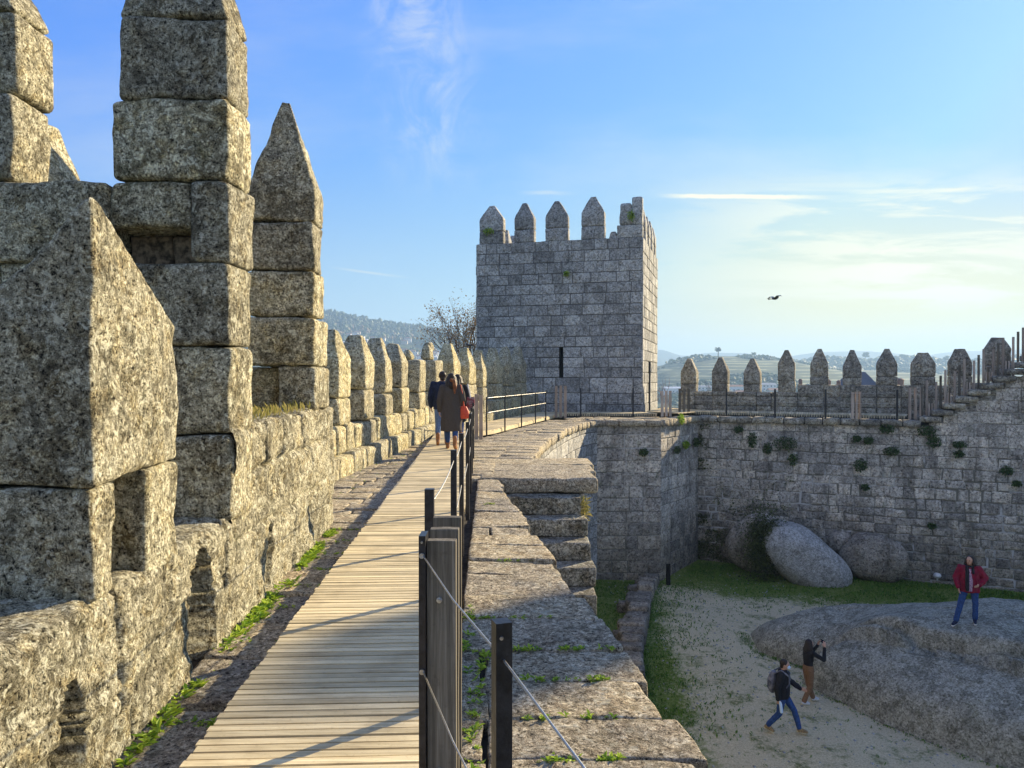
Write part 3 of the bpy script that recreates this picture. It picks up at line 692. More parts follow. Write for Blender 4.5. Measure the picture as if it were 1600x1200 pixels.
masonry(mb, [TB, TD], -12, TH, 0.5, 0.86, 0.04, 0.017, 48, ext=(0.017, 0.02)); masonry(mb, [TD, TF], -12, TH, 0.5, 0.86, 0.04, 0.017, 49, ext=(0.014, 0.017))
tb = mb.build('wall', [M['tower'], M['joint_tower']], tw)
mb = MB()
dirf = (TA - TF).normalized(); inn = Vector((-dirf.y, dirf.x))
def frt(u, v, z): q = TF + dirf * u + inn * v; return Vector((q.x, q.y, z))
quadbox(mb, [frt(uslit - 0.14, 0.25, 1.5), frt(uslit + 0.14, 0.25, 1.5), frt(uslit + 0.14, 0.45, 1.5), frt(uslit - 0.14, 0.45, 1.5), frt(uslit - 0.14, 0.25, 3.05), frt(uslit + 0.14, 0.25, 3.05), frt(uslit + 0.14, 0.45, 3.05), frt(uslit - 0.14, 0.45, 3.05)])
for s in (-1, 1):
    u = uslit + s * 0.115
    quadbox(mb, [frt(u - 0.02, -0.01, 1.5), frt(u + 0.02, -0.01, 1.5), frt(u + 0.02, 0.3, 1.5), frt(u - 0.02, 0.3, 1.5), frt(u - 0.02, -0.01, 3.05), frt(u + 0.02, -0.01, 3.05), frt(u + 0.02, 0.3, 3.05), frt(u - 0.02, 0.3, 3.05)])
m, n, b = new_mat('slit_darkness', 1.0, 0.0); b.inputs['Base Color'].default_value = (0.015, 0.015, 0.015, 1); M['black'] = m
mb.build('arrow_slit', M['black'], tw)
dirr = (TB - TA).normalized(); innr = Vector((-dirr.y, dirr.x))
def frr(u, v, z): q = TA + dirr * u + innr * v; return Vector((q.x, q.y, z))
mb = MB(); quadbox(mb, [frr(a, v, z) for z in (-0.2, 2.4) for a, v in ((ud0 - 0.05, 0.5), (ud1 + 0.05, 0.5), (ud1 + 0.05, 0.6), (ud0 - 0.05, 0.6))])
for u in (ud0, ud1): quadbox(mb, [frr(a, v, z) for z in (-0.2, 2.4) for a, v in ((u - 0.03, -0.01), (u + 0.03, -0.01), (u + 0.03, 0.55), (u - 0.03, 0.55))])
mb.build('doorway', M['hole'], tw)
mb = MB(); quadbox(mb, [frt(a, v, z) for z in (TH - 1.4, TH - 1.2) for a, v in ((0.1, 0.1), (fl - 0.1, 0.1), (fl - 0.1, rl - 0.1), (0.1, rl - 0.1))]); mb.build('roof_terrace', M['soil'], tw)
# parapet thickness behind each face
mb = MB()
for fr_, L_ in ((frt, fl), (frr, rl)):
    for k in range(10):
        wblock(mb, fr_, 0.02 + (L_ - 0.04) * k / 10, 0.02 + (L_ - 0.04) * (k + 1) / 10 - 0.01, 0.0, 0.5, TH - 0.45, TH + rnd.uniform(-0.04, 0.03), 0.2, 0.03, 0.02, 3)
def frl(u, v, z): q = TF + inn * u - dirf * (-v); return Vector((q.x, q.y, z))
def frb(u, v, z): q = TF + inn * rl + dirf * u - inn * v; return Vector((q.x, q.y, z))
for fr_, L_ in ((frl, rl), (frb, fl)):
    for k in range(10): wblock(mb, fr_, 0.02 + (L_ - 0.04) * k / 10, 0.02 + (L_ - 0.04) * (k + 1) / 10 - 0.01, 0.0, 0.5, TH - 1.3, TH + rnd.uniform(-0.04, 0.03), 0.2, 0.03, 0.02, 3)
mb.build('parapet', M['tower'], tw, smooth=True)
def upx(px):   # distance along the front whose column is px
    k = (px - 800) / F; den = dirf.x - k * dirf.y; return (k * TF.y - TF.x) / den
for a, c, top, sh in [(749, 786, 322, 343), (803.5, 834, 318, 341), (852, 887, 315, 338), (908, 944, 308, 332)]:
    u0_, u1_ = upx(a), upx(c); d_ = (TF + dirf * u0_).y
    merlon(tw, frt, max(u0_, 0.0), u1_, 0.0, 0.5, TH, zof(sh, d_), zof(top, d_), M['tower'], cell=0.13, courses=[TH + 0.62], ridge=(0.2, 0.5), amp=0.025, r=0.05)
# tall corner merlon, broken on its left shoulder
u0_, u1_ = upx(967), upx(1003.5); mb = MB()
wblock(mb, frt, u0_ - 0.1, u1_, 0.0, 0.52, TH, TH + 0.58, 0.13, 0.04, 0.02, 3)
wblock(mb, frt, u0_, u0_ + 0.6, 0.0, 0.52, TH + 0.58, TH + 1.63, 0.12, 0.12, 0.03, 3, taper=(0.82, 0.85))
wblock(mb, frt, u0_ + 0.58, u1_, 0.0, 0.52, TH + 0.58, TH + 1.88, 0.12, 0.08, 0.03, 3, taper=(0.97, 0.85)); mb.build('merlon', M['tower'], tw, smooth=True)
mb = MB(); wblock(mb, frt, upx(950), upx(965), 0.05, 0.45, TH - 0.05, TH + 0.33, 0.1, 0.1, 0.03, 3, taper=(0.6, 0.6)); mb.build('broken_merlon', M['tower'], tw, smooth=True)
for k, (a, hgt) in enumerate([(1.15, 1.45), (2.65, 1.4), (4.1, 1.45), (5.5, 1.4)]):
    merlon(tw, frr, a, a + 0.8, 0.0, 0.5, TH, TH + 1.0, TH + hgt + 0.15, M['tower'], cell=0.14, courses=[TH + 0.5], ridge=(0.3, 0.5), amp=0.02, r=0.05)
for a in (0.9, 2.5, 4.1, 5.7): merlon(tw, frl, a, a + 0.8, 0.0, 0.5, TH, TH + 0.9, TH + 1.55, M['tower'], cell=0.14, ridge=(0.3, 0.5), amp=0.02)
for a in (0.4, 2.0): merlon(tw, frb, a, a + 0.8, 0.0, 0.5, TH, TH + 0.8, TH + 1.4, M['tower'], cell=0.14, ridge=(0.3, 0.5), amp=0.02)

# ---- far run of the left parapet, curving to the tower
lp = thing('left_parapet', 'curving breast wall left of the boardwalk with a row of mossy pointed merlons', 'parapet', (-2.8, 16, WT))
PL = [Vector(q) for q in PAR]; psg = [(PL[i + 1] - PL[i]).length for i in range(len(PL) - 1)]
def pat(u):
    i = 0
    while i < len(psg) - 1 and u > psg[i]: u -= psg[i]; i += 1
    d = (PL[i + 1] - PL[i]).normalized(); return PL[i] + d * u, d
mb = MB(); mb2 = MB(); u = 0.0; tot = sum(psg)
while u < tot - 0.3:
    L = rnd.uniform(0.55, 1.0); q, d = pat(u); q2, d2 = pat(u + L)
    dd = (q2 - q).normalized()
    fr = lambda a, v, zz, q=q, d=dd: Vector((q.x + d.x * a - d.y * v, q.y + d.y * a + d.x * v, zz))
    wblock(mb2, fr, 0.012, L - 0.012, -0.02, 0.8, WT - 0.1, WT + 0.36 + rnd.uniform(-0.03, 0.03), 0.09, 0.05, 0.03, 3)
    u += L
u = 0.0
while u < tot - 0.3:
    L = rnd.uniform(0.45, 0.75); q, d = pat(u); q2, d2 = pat(u + L); dd = (q2 - q).normalized()
    fr = lambda a, v, zz, q=q, d=dd: Vector((q.x + d.x * a - d.y * v, q.y + d.y * a + d.x * v, zz))
    wblock(mb, fr, 0.012, L - 0.012, 0.16, 0.85, WT + 0.33, WT + 0.83 + rnd.uniform(-0.03, 0.05), 0.08, 0.07, 0.03, 3)
    u += L
mb2.build('plinth', M['far_left'], lp, smooth=True); mb.build('breast_wall', M['far_left'], lp, smooth=True)
def ufor(y):
    lo, hi = 0, tot
    for _ in range(30):
        mid = (lo + hi) / 2
        if pat(mid)[0].y < y: lo = mid
        else: hi = mid
    return lo
for i, (y, px, top, sh, L, brk) in enumerate([(12.75, 545, 513, 560, 0.78, 0), (14.45, 587, 523, 563, 0.75, 0), (16.15, 621, 527, 566, 0.75, 0), (17.9, 646, 536, 565, 0.8, 0), (19.75, 668, 549, 562, 0.85, 1), (21.6, 686, 537, 562, 0.9, 1), (23.6, 718, 535, 565, 0.95, 0), (25.5, 738, 543, 572, 0.95, 0), (27.3, 0, 545, 575, 0.95, 0), (29.0, 0, 543, 572, 0.95, 0), (30.7, 0, 541, 570, 0.95, 0), (32.4, 0, 541, 570, 0.95, 0)]):
    q, d = pat(ufor(y)); zb = WT + 0.82
    fr = lambda a, v, zz, q=q, d=d: Vector((q.x + d.x * a - d.y * v, q.y + d.y * a + d.x * v, zz))
    zs, zt = zof(sh, y), zof(top, y); v0, v1 = 0.18, 0.78
    if brk:
        mb = MB(); wblock(mb, fr, 0, L, v0, v1, zb, zb + 0.45, 0.09, 0.05, 0.03, 3); wblock(mb, fr, 0.02, L - 0.03, v0, v1, zb + 0.46, zs, 0.08, 0.06, 0.03, 3)
        if i == 4: wblock(mb, fr, 0.05, 0.5, v0 + 0.2, v1 - 0.05, zs, zt + 0.05, 0.07, 0.16, 0.04, 4, taper=(0.6, 0.5))
        else:
            wblock(mb, fr, 0.05, 0.55, v0 + 0.15, v1 - 0.08, zs, zt, 0.07, 0.12, 0.04, 4, taper=(0.55, 0.6)); wblock(mb, fr, 0.2, 0.75, v0 + 0.2, v1 - 0.12, zt - 0.2, zt + 0.06, 0.07, 0.1, 0.03, 4, taper=(0.8, 0.7))
        o = mb.build('merlon', M['far_left'], lp, smooth=True); o['label'] = 'broken merlon with a knobbed stump for a top'
    else:
        merlon(lp, fr, 0, L, v0, v1, zb, zs, zt, M['far_left'], cell=0.075, courses=[zb + 0.62 if i % 2 else zb + 0.5], ridge=(0.2, 0.42), amp=0.035, r=0.06, fine=0.01, freq=2.6)
mb = MB(); masonry(mb, [(q[0] - 0.85, q[1]) for q in reversed(PAR)], -12, 0.2, seed=72); mb.build('outer_face', [M['tower'], M['joint_dark']], lp)
#PART3

# ================================================================ NEAR LEFT WALL
fn = frame(-1.57, 0, -0.058, 1.0)
nw = thing('near_parapet', 'massive sunlit granite parapet beside the boardwalk with pointed niches', 'parapet', (-1.9, 4, WT))
def gs(x, w_): return math.exp(-(x / w_) ** 2)
def face_relief(u, z, vj, hj, niches):
    """how far the face is cut back (metres)"""
    dpt = 0.0
    wob = noise.noise(Vector((u * 2.2, z * 2.2, 4))) * 0.05 + noise.noise(Vector((u * 9, z * 9, 4))) * 0.012
    for (uj, za, zb, st_) in vj:
        if za - 0.03 < z < zb + 0.03: dpt += st_ * gs(u - uj + wob, 0.020)
    for (zj, ua, ub, st_) in hj:
        if ua < u < ub: dpt += st_ * gs(z - zj + wob, 0.018)
    nd = 0.0
    for (uc, hw, zb, zs, zt, dep) in niches:
        ww = hw if z <= zs else hw * math.sqrt(max(0.0, 1 - ((z - zs) / (zt - zs)) ** 1.4)) if z < zt else 0
        ww += noise.noise(Vector((uc, z * 2.5, 1))) * 0.02
        if zb < z < zt and abs(u - uc) < ww:
            nd = max(nd, dep)
    p3 = Vector((u, z, 0))
    rel = noise.fractal(p3 * 2.2, 1.0, 2.0, 5) * 0.035 + noise.fractal(p3 * 11 + Vector((3, 1, 9)), 0.9, 2.0, 4) * 0.014
    rg = noise.noise(p3 * 28) * 0.006
    return max(dpt, 0) - rel - rg if nd == 0 else nd - rel * 0.08
def hf_wall(mb, fr, u0, u1, zb, zt, vt, res, vj, hj, niches, rr_=0.07):
    prof = []; z = zb
    while z < zt - rr_: prof.append((0.0, z, 1, 0)); z += res
    for i in range(5):
        a = math.pi / 2 * i / 4; prof.append((rr_ - rr_ * math.cos(a), zt - rr_ + rr_ * math.sin(a), math.cos(a), math.sin(a)))
    v = rr_ + res
    while v < vt: prof.append((v, zt, 0, 1)); v += res * 1.6
    nu = int((u1 - u0) / res); vs = []; fs = []; K = len(prof)
    for i in range(nu + 1):
        uo = u0 + (u1 - u0) * i / nu
        for (v, z, nv, nz_) in prof:
            u = uo
            for (uc, hw, zb_, zs_, zt2, dep) in niches:
                if z < zt2:
                    ww = hw if z <= zs_ else hw * math.sqrt(max(0.0, 1 - ((z - zs_) / (zt2 - zs_)) ** 1.4))
                    ww += noise.noise(Vector((uc, z * 2.5, 1))) * 0.02; a_ = abs(u - uc)
                    if abs(a_ - ww) < res * 0.75 and ww > res: u = uc + math.copysign(ww + (0.001 if a_ > ww else -0.001), u - uc)
            if nv > 0.5: dd = face_relief(u, z, vj, hj, niches)
            else:
                p3 = Vector((u, v, 7)); dd = -noise.fractal(p3 * 2.5, 1, 2, 4) * 0.03 - noise.noise(p3 * 14) * 0.012
                for (uj, za, zb2, st_) in vj:
                    if zb2 > zt - 0.1: dd += st_ * gs(u - uj, 0.02)
            vs.append(fr(u, v + dd * nv, z - dd * nz_))
    for i in range(nu):
        for j in range(K - 1):
            a = i * K + j; fs.append((a, a + 1, a + K + 1, a + K))
    mb.add(vs, fs, 0.5)
mb = MB()
vj1 = [(1.6, 0.1, 0.64, 0.05), (2.35, -0.4, 0.2, 0.05), (3.3, 0.05, 0.66, 0.08), (3.42, -0.4, 0.1, 0.06), (4.78, 0.2, 0.66, 0.06), (3.85, 0.3, 0.66, 0.03)]
hj1 = [(0.12, 1.5, 3.4, 0.03), (0.30, 3.3, 4.8, 0.02)]
hf_wall(mb, fn, -1.5, 4.9, WT - 0.15, 0.62, 1.0, 0.02, vj1, hj1, [(4.34, 0.21, WT - 0.2, 0.14, 0.54, 0.8), (2.88, 0.13, WT - 0.2, 0.02, 0.36, 0.6)])
vj2 = [(5.9, 0.42, 0.88, 0.05), (5.65, 0.88, 1.2, 0.07), (6.25, 0.88, 1.2, 0.07), (7.05, 0.9, 1.2, 0.06), (7.3, 0.3, 0.9, 0.04), (6.6, -0.3, 0.4, 0.05), (5.45, -0.3, 0.45, 0.05), (7.7, -0.3, 0.5, 0.03)]
hj2 = [(0.88, 5.2, 8.6, 0.04), (0.44, 4.9, 8.6, 0.025)]
hf_wall(mb, fn, 4.9, 8.45, WT - 0.15, 1.22, 1.0, 0.02, vj2, hj2, [(5.75, 0.05, -0.1, 0.3, 0.42, 0.1)])
mb.build('breast_wall', M['near'], nw, smooth=True)
mb = MB()
for (a, c_, z0_, z1_) in ((8.45, 8.62, WT - 0.1, 0.5), (8.45, 8.6, 0.5, 0.9), (8.45, 8.62, 0.9, 1.22)): wblock(mb, fn, a - 0.25, c_, 0.02, 1.0, z0_, z1_ - 0.005, 0.06, 0.04, 0.015, 4, fine=0.008)
quadbox(mb, [fn(a, v, z) for z in (-12, WT - 0.12) for a, v in ((-3, 0.02), (8.5, 0.02), (8.5, 1.3), (-3, 1.3))])
quadbox(mb, [fn(a, v, z) for z in (WT - 0.12, 0.55) for a, v in ((-3, 0.85), (4.9, 0.85), (4.9, 1.0), (-3, 1.0))])
quadbox(mb, [fn(a, v, z) for z in (WT - 0.12, 1.15) for a, v in ((4.9, 0.3), (8.4, 0.3), (8.4, 1.0), (4.9, 1.0))])
mb.build('wall_end', M['near'], nw, smooth=False)
# merlon A: two low blocks with a slot between, a big sloping block over them
mb = MB()
wblock(mb, fn, 3.08, 3.29, 0.01, 0.85, 0.60, 1.085, 0.025, 0.025, 0.016, 4, fine=0.007)
wblock(mb, fn, 3.60, 3.99, 0.01, 0.85, 0.57, 1.10, 0.025, 0.03, 0.016, 4, fine=0.007)
c8 = [(3.08, 0.0, 1.09), (3.97, 0.0, 1.11), (3.97, 0.85, 1.1), (3.08, 0.85, 1.1), (3.10, 0.02, 2.27), (3.97, 0.0, 1.74), (3.97, 0.85, 1.7), (3.10, 0.85, 1.55)]
def tri(p):
    a, b_, c = p.x / 0.88, p.y / 0.8, p.z / 0.9
    q = Vector((0, 0, 0))
    for i, (ka, kb, kc) in enumerate([(1 - a, 1 - b_, 1 - c), (a, 1 - b_, 1 - c), (a, b_, 1 - c), (1 - a, b_, 1 - c), (1 - a, 1 - b_, c), (a, 1 - b_, c), (a, b_, c), (1 - a, b_, c)]):
        q += Vector(c8[i]) * (ka * kb * kc)
    # flat crown near the inner face, falling outwards
    hump = max(0, 0.25 - q.y) * 0.6 * c + math.sin(math.pi * a) * 0.05 * c
    return fn(q.x, q.y, q.z + hump * 0.55)
rough_block(mb, tri, (0.88, 0.8, 0.9), 0.022, 0.03, 0.020, 2.8, 12.3, 0.5, 0, 0.009)
o = mb.build('merlon', M['near'], nw, smooth=True); o['label'] = 'low sloping merlon with a square loophole at its foot'

# cross wall running left behind it, with merlons B and L on top
fx = lambda u, v, z: Vector((u, 4.87 + v, z))     # u = world x, v = depth
cwl = thing('cross_wall', 'tall dark cross wall with a square hole and broad merlons against the sky', 'wall', (-2.6, 5, WT))
mb = MB()
def cb(x0, x1, z0, z1, v0=0.0, v1=0.43, cell=0.03, fine=0.006, m_=mb): wblock(m_, fx, x0 + 0.003, x1 - 0.003, v0 + rnd.uniform(-0.02, 0.015), v1, z0 + 0.003, z1 - 0.003, cell, 0.035, 0.024, 3.2, fine=fine)
XR = -1.865
quadbox(mb, [Vector((x, y, z)) for z in (-12, 0.598) for x, y in ((-4.58, 4.9), (-2.85, 4.9), (-2.85, 5.28), (-4.58, 5.28))])
cb(-2.75, XR + 0.01, 0.60, 1.17); cb(-3.6, -2.75, 0.6, 1.17); cb(-4.6, -3.6, 0.6, 1.17)
cb(-2.66, XR, 1.17, 1.76); cb(-3.5, -2.66, 1.17, 1.76); cb(-4.6, -3.5, 1.17, 1.76)
cb(-2.62, XR - 0.005, 1.76, 2.31); cb(-3.4, -2.62, 1.76, 2.31); cb(-4.6, -3.4, 1.76, 2.31)
cb(-2.12, XR + 0.01, 2.31, 2.85); cb(-2.66, -2.12, 2.54, 2.85); cb(-3.45, -2.66, 2.31, 2.85); cb(-4.6, -3.45, 2.31, 2.88)
mb.build('wall', M['near'], cwl, smooth=True)
mb = MB(); wblock(mb, fx, -2.66, -2.36, 0.26, 0.42, 2.31, 2.54, 0.03, 0.02, 0.01, 6); wblock(mb, fx, -2.355, -2.12, 0.22, 0.42, 2.31, 2.54, 0.03, 0.05, 0.015, 6)
o = mb.build('blocked_hole', M['rust'], cwl, smooth=True)
mb = MB(); wblock(mb, fx, -2.64, XR, -0.01, 0.42, 2.853, 3.385, 0.03, 0.04, 0.024, 3.2, fine=0.01)
wblock(mb, fx, -2.60, XR - 0.01, 0.0, 0.42, 3.39, 3.93, 0.03, 0.04, 0.024, 3.2, fine=0.01)
def capB(p):
    k = max(0, p.z) / 1.0; y = p.y; x = p.x
    return fx(-2.61 + x * 1 + (0.36 - x) * 0.75 * k, 0.0 + y + (0.21 - y) * 0.7 * k, 3.93 + p.z * 0.95)
rough_block(mb, capB, (0.73, 0.42, 1.0), 0.03, 0.03, 0.024, 3.2, 3, 0.4, 0, 0.006)
mb.build('merlon', M['near'], cwl, smooth=True)['label'] = 'towering square merlon reaching out of the top of the picture'
mb = MB(); wblock(mb, fx, -4.35, -3.30, 0.0, 0.42, 2.86, 3.43, 0.035, 0.03, 0.014, 4.5, fine=0.006); wblock(mb, fx, -4.32, -3.28, 0.02, 0.45, 3.435, 3.98, 0.035, 0.05, 0.014, 4.5, fine=0.006)
def capL(p):
    k = p.z / 1.0
    return fx(-4.33 + p.x + (0.5 - p.x) * 0.75 * k, p.y + (0.21 - p.y) * 0.8 * k, 3.985 + p.z * 0.9)
rough_block(mb, capL, (1.04, 0.44, 1.0), 0.04, 0.05, 0.014, 4.5, 5, 0.6, 0, 0.006)
mb.build('merlon', M['near'], cwl, smooth=True)['label'] = 'squat merlon cut off by the left edge of the picture'
# a merlon further out, only its sloping flank showing
mb = MB(); fo = lambda u, v, z: Vector((u, 6.1 + v, z))
wblock(mb, fo, -4.55, -3.75, 0, 0.6, 0.5, 2.9, 0.06, 0.03, 0.02, 4); wblock(mb, fo, -4.55, -3.72, 0, 0.62, 2.9, 3.75, 0.05, 0.03, 0.02, 4, taper=(0.25, 0.5))
mb.build('merlon', M['near'], cwl, smooth=True)['label'] = 'sloping merlon flank behind the squat one'

# merlon C on the high part of the near parapet
mb = MB()
zc_ = [1.215, 1.67, 2.17, 2.64, 3.14]
uu = [(7.5, 8.28), (7.48, 8.18), (7.5, 8.02), (7.5, 7.95)]
for i in range(4):
    v0_ = 0.0
    if i == 0:
        wblock(mb, fn, 7.5, 8.3, 0.0, 0.37, zc_[0], zc_[1] - 0.005, 0.03, 0.035, 0.022, 3.2, fine=0.01)
        wblock(mb, fn, 7.7, 8.3, 0.385, 0.80, zc_[0], zc_[1] - 0.01, 0.05, 0.06, 0.02, 4.5, fine=0.006)
    else: wblock(mb, fn, uu[i][0], uu[i][1], rnd.uniform(-0.01, 0.01), 0.68, zc_[i], zc_[i + 1] - 0.005, 0.03, 0.035, 0.022, 3.2, fine=0.01)
def capC(p):
    s = max(0.0, (p.z - 0.34) / 0.9); s = min(1, s)
    return fn(7.5 + p.x + (0.18 - p.x) * 0.85 * s, p.y + (0.32 - p.y) * 0.88 * s, 3.14 + p.z * 1.0)
rough_block(mb, capC, (0.43, 0.68, 1.24), 0.03, 0.03, 0.022, 3.2, 9, 0.5, 0, 0.01)
mb.build('merlon', M['near'], nw, smooth=True)['label'] = 'tall slender merlon with a sharp pyramid tip'

# ================================================================ BOARDWALK
dk = thing('boardwalk', 'straight plank boardwalk along the wall top, slats across, weathered pale', 'boardwalk', (-0.9, 10, 0))
def decking(mb, pL, pR, pitch=0.0615, gp=0.014, th=0.035, z=0.0, m=0):
    """pL, pR: matching poly-lines; planks run between them"""
    for (a, c), (b_, d) in zip(zip(pL, pL[1:]), zip(pR, pR[1:])):
        a, c, b_, d = [Vector(q + (0,)) if len(q) == 2 else Vector(q) for q in (a, c, b_, d)]
        L = ((c - a).length + (d - b_).length) / 2; n_ = max(1, round(L / pitch))
        for i in range(n_):
            k0 = i / n_; k1 = (i + 1 - gp / pitch) / n_
            e0, e1 = rnd.uniform(-0.009, 0.009), rnd.uniform(-0.009, 0.009); dz = rnd.uniform(-0.003, 0.003)
            l0, l1, r0, r1 = a.lerp(c, k0), a.lerp(c, k1), b_.lerp(d, k0), b_.lerp(d, k1)
            x_ = (r0 - l0).normalized(); l0 = l0 + x_ * e0; l1 = l1 + x_ * e0; r0 = r0 + x_ * e1; r1 = r1 + x_ * e1
            zt = Vector((0, 0, z + dz)); zb = Vector((0, 0, z - th))
            quadbox(mb, [l0 + zb, r0 + zb, r1 + zb, l1 + zb, l0 + zt, r0 + zt, r1 + zt, l1 + zt], rnd.random(), m)
mb = MB(); decking(mb, [(deckL(-2), -2), (deckL(20.6), 20.6)], [(deckR(-2), -1.955), (deckR(20.6), 20.645)]); mb.build('planks', M['deck'], dk)
mb = MB(); bar(mb, (deckL(-2) + 0.04, -2, -0.085), (deckL(20.6) + 0.04, 20.6, -0.085), 0.05, 0.11); bar(mb, (deckR(-2) - 0.04, -2, -0.085), (deckR(20.6) - 0.04, 20.6, -0.085), 0.05, 0.11); bar(mb, (-0.69, -2, -0.085), (-1.62, 20.6, -0.085), 0.05, 0.11)
mb.build('joists', M['post_wood'], dk)
d2 = thing('boardwalk', 'plank ramp with a thin rail turning right towards the tower', 'boardwalk', (0.6, 26, 0))
pr = [(-1.08, 20.68), (-0.55, 21.9), (0.25, 25.0), (1.15, 28.4), (1.95, 31.1), (2.35, 32.2)]
pl = [(deckL(20.68), 20.68), (-1.98, 22.3), (-0.95, 25.6), (0.0, 29.0), (0.78, 31.6), (1.2, 33.2)]
mb = MB(); decking(mb, pl, pr, 0.1); mb.build('planks', M['deck'], d2)
mb = MB(); mb2 = MB()
for a, c in zip(pr, pr[1:]):
    bar(mb, (a[0] + 0.01, a[1], -0.075), (c[0] + 0.01, c[1], -0.075), 0.03, 0.09)
mb.build('fascia', M['deck'], d2)
d3 = thing('boardwalk', 'short plank walk crossing in front of the tower foot', 'boardwalk', (4.5, 33, 0))
mb = MB(); decking(mb, [(1.2, 33.2), (5.9, 33.25), (7.3, 35.2), (8.6, 37.0)][:2], [(2.35, 32.15), (6.3, 31.85)], 0.1); decking(mb, [(6.15, 33.6), (7.9, 38.4)], [(7.2, 31.9), (9.1, 34.6)], 0.1, z=0.006)
mb.build('planks', M['deck'], d3)
for i in range(40): 
    mb = MB(); k = i / 40; x = 2.35 + 3.95 * k; y = 32.13 - 0.3 * k; box(mb, x, x + 0.05, y - 0.03, y, -0.12, -0.035, rnd.random()); mb.build('slat', M['deck'], d3)
d4 = thing('boardwalk', 'long plank walk following the far courtyard wall behind dark posts', 'boardwalk', (13, 32, 0))
dl = [(8.3, 35.9), (12.4, 33.5), (16.9, 31.4)]; dr = [(7.9, 34.0), (11.8, 31.9), (16.1, 30.0)]
mb = MB(); decking(mb, dl, dr, 0.1); mb.build('planks', M['deck'], d4)
mb = MB()
for a, c in zip(dr, dr[1:]):
    L = math.hypot(c[0] - a[0], c[1] - a[1]); n_ = int(L / 0.1)
    for i in range(n_):
        k = i / n_; x = a[0] + (c[0] - a[0]) * k; y = a[1] + (c[1] - a[1]) * k; mb = MB(); bar(mb, (x, y - 0.02, -0.13), (x, y - 0.02, -0.035), 0.045, 0.03, rnd.random()); mb.build('slat', M['deck'], d4)

# ---- railings
def flat_post(mb, x, y, z0, h, w_=0.05, th=0.012, ang=0.0, two=True):
    ca, sa = math.cos(ang), math.sin(ang)
    def bx(x0, x1, y0, y1, za, zb): quadbox(mb, [Vector((x + ca * a - sa * b_, y + sa * a + ca * b_, z)) for z in (za, zb) for a, b_ in ((x0, y0), (x1, y0), (x1, y1), (x0, y1))])
    bx(-w_ / 2, w_ / 2, -w_ / 2, w_ / 2, z0, z0 + h)
def rail(name, label, pts, zs=0.0, h=1.03, cz=(0.955, 0.55), w_=0.045, sag=0.012, mat=None, ang=0.0, group=None, rad=0.004, extra=None, skip_posts=()):
    t = thing(name, label, 'railing', (pts[0][0], pts[0][1], zs), group)
    for i, q in enumerate(pts):
        if i in skip_posts: continue
        mb = MB(); z = q[2] if len(q) > 2 else zs; flat_post(mb, q[0], q[1], z - 0.12, h + 0.12, w_, ang=ang); mb.build('post', M['metal'], t)
    for c in cz:
        mb = MB(); line = []
        for a, b_ in zip(pts, pts[1:]):
            za = (a[2] if len(a) > 2 else zs) + c; zb = (b_[2] if len(b_) > 2 else zs) + c
            for k in range(6):
                s = k / 6; line.append((a[0] + (b_[0] - a[0]) * s, a[1] + (b_[1] - a[1]) * s, za + (zb - za) * s - sag * 4 * s * (1 - s)))
        q = pts[-1]; line.append((q[0], q[1], (q[2] if len(q) > 2 else zs) + c))
        tube(mb, line, rad, 6); mb.build('cable', M['cable'], t, smooth=True)
    return t
rail('cable_railing', 'low steel cable railing along the right edge of the straight boardwalk', [(-0.386, 3.44), (-0.419, 5.29), (-0.472, 6.87), (-0.52, 8.6), (-0.60, 10.6), (-0.70, 12.8), (-0.80, 15.2)], w_=0.042, sag=0.03)
nr = thing('cable_railing', 'nearest railing: black square steel post with two cables running off to the right', 'railing', (-0.03, 1.55, WT))
mb = MB(); flat_post(mb, -0.022, 1.57, WT, 1.03 - WT, 0.036, ang=R(18)); mb.build('post', M['metal'], nr)
mb = MB()
for zz in (1.0,): tube(mb, [(-0.022 + 0.0, 1.545, zz), (-0.022, 1.552, zz)], 0.004, 8)
mb.build('screw', M['steel'], nr)
for za, zb in ((0.955, 0.955), (0.566, 0.566)):
    mb = MB(); tube(mb, [(-0.296, 2.45, za), (-0.16, 2.0, za - 0.012), (-0.022, 1.57, za - 0.004), (0.112, 1.12, zb - 0.004), (0.35, 0.3, zb)], 0.0028, 6); mb.build('cable', M['cable'], nr, smooth=True)
# timber post cluster
tp = thing('timber_post', 'three weathered boards bolted side by side beside the black steel post in the foreground', 'post', (-0.24, 2.6, WT))
for i, (y, z) in enumerate([(2.48, 1.0), (2.60, 1.015), (2.735, 1.03)]):
    mb = MB(); fr = lambda u, v, zz: Vector((u, v, zz)); 
    x0 = -0.288 + (-0.004 * i); x1 = -0.188
    wblock(mb, fr, x0, x1, y, y + 0.045, WT - 0.02, z, 0.05, 0.006, 0.002, 3); mb.build('board', M['post_wood'], tp, smooth=False)
for zz in (0.80, 0.22): mb = MB(); tube(mb, [(-0.245, 2.462, zz), (-0.245, 2.470, zz), (-0.245, 2.4705, zz), (-0.245, 2.481, zz)], [0.006, 0.006, 0.010, 0.010], 10); mb.build('bolt', M['steel'], tp)
mb = MB(); box(mb, -0.312, -0.2895, 2.455, 2.54, WT, 1.02); mb.build('steel_upright', M['metal'], tp)
for zz, rr_ in ((0.955, 0.009), (0.566, 0.009), (1.0, 0.004)): mb = MB(); tube(mb, [(-0.301, 2.448, zz), (-0.301, 2.4545, zz)], rr_, 10); mb.build('cable_anchor', M['steel'], tp)
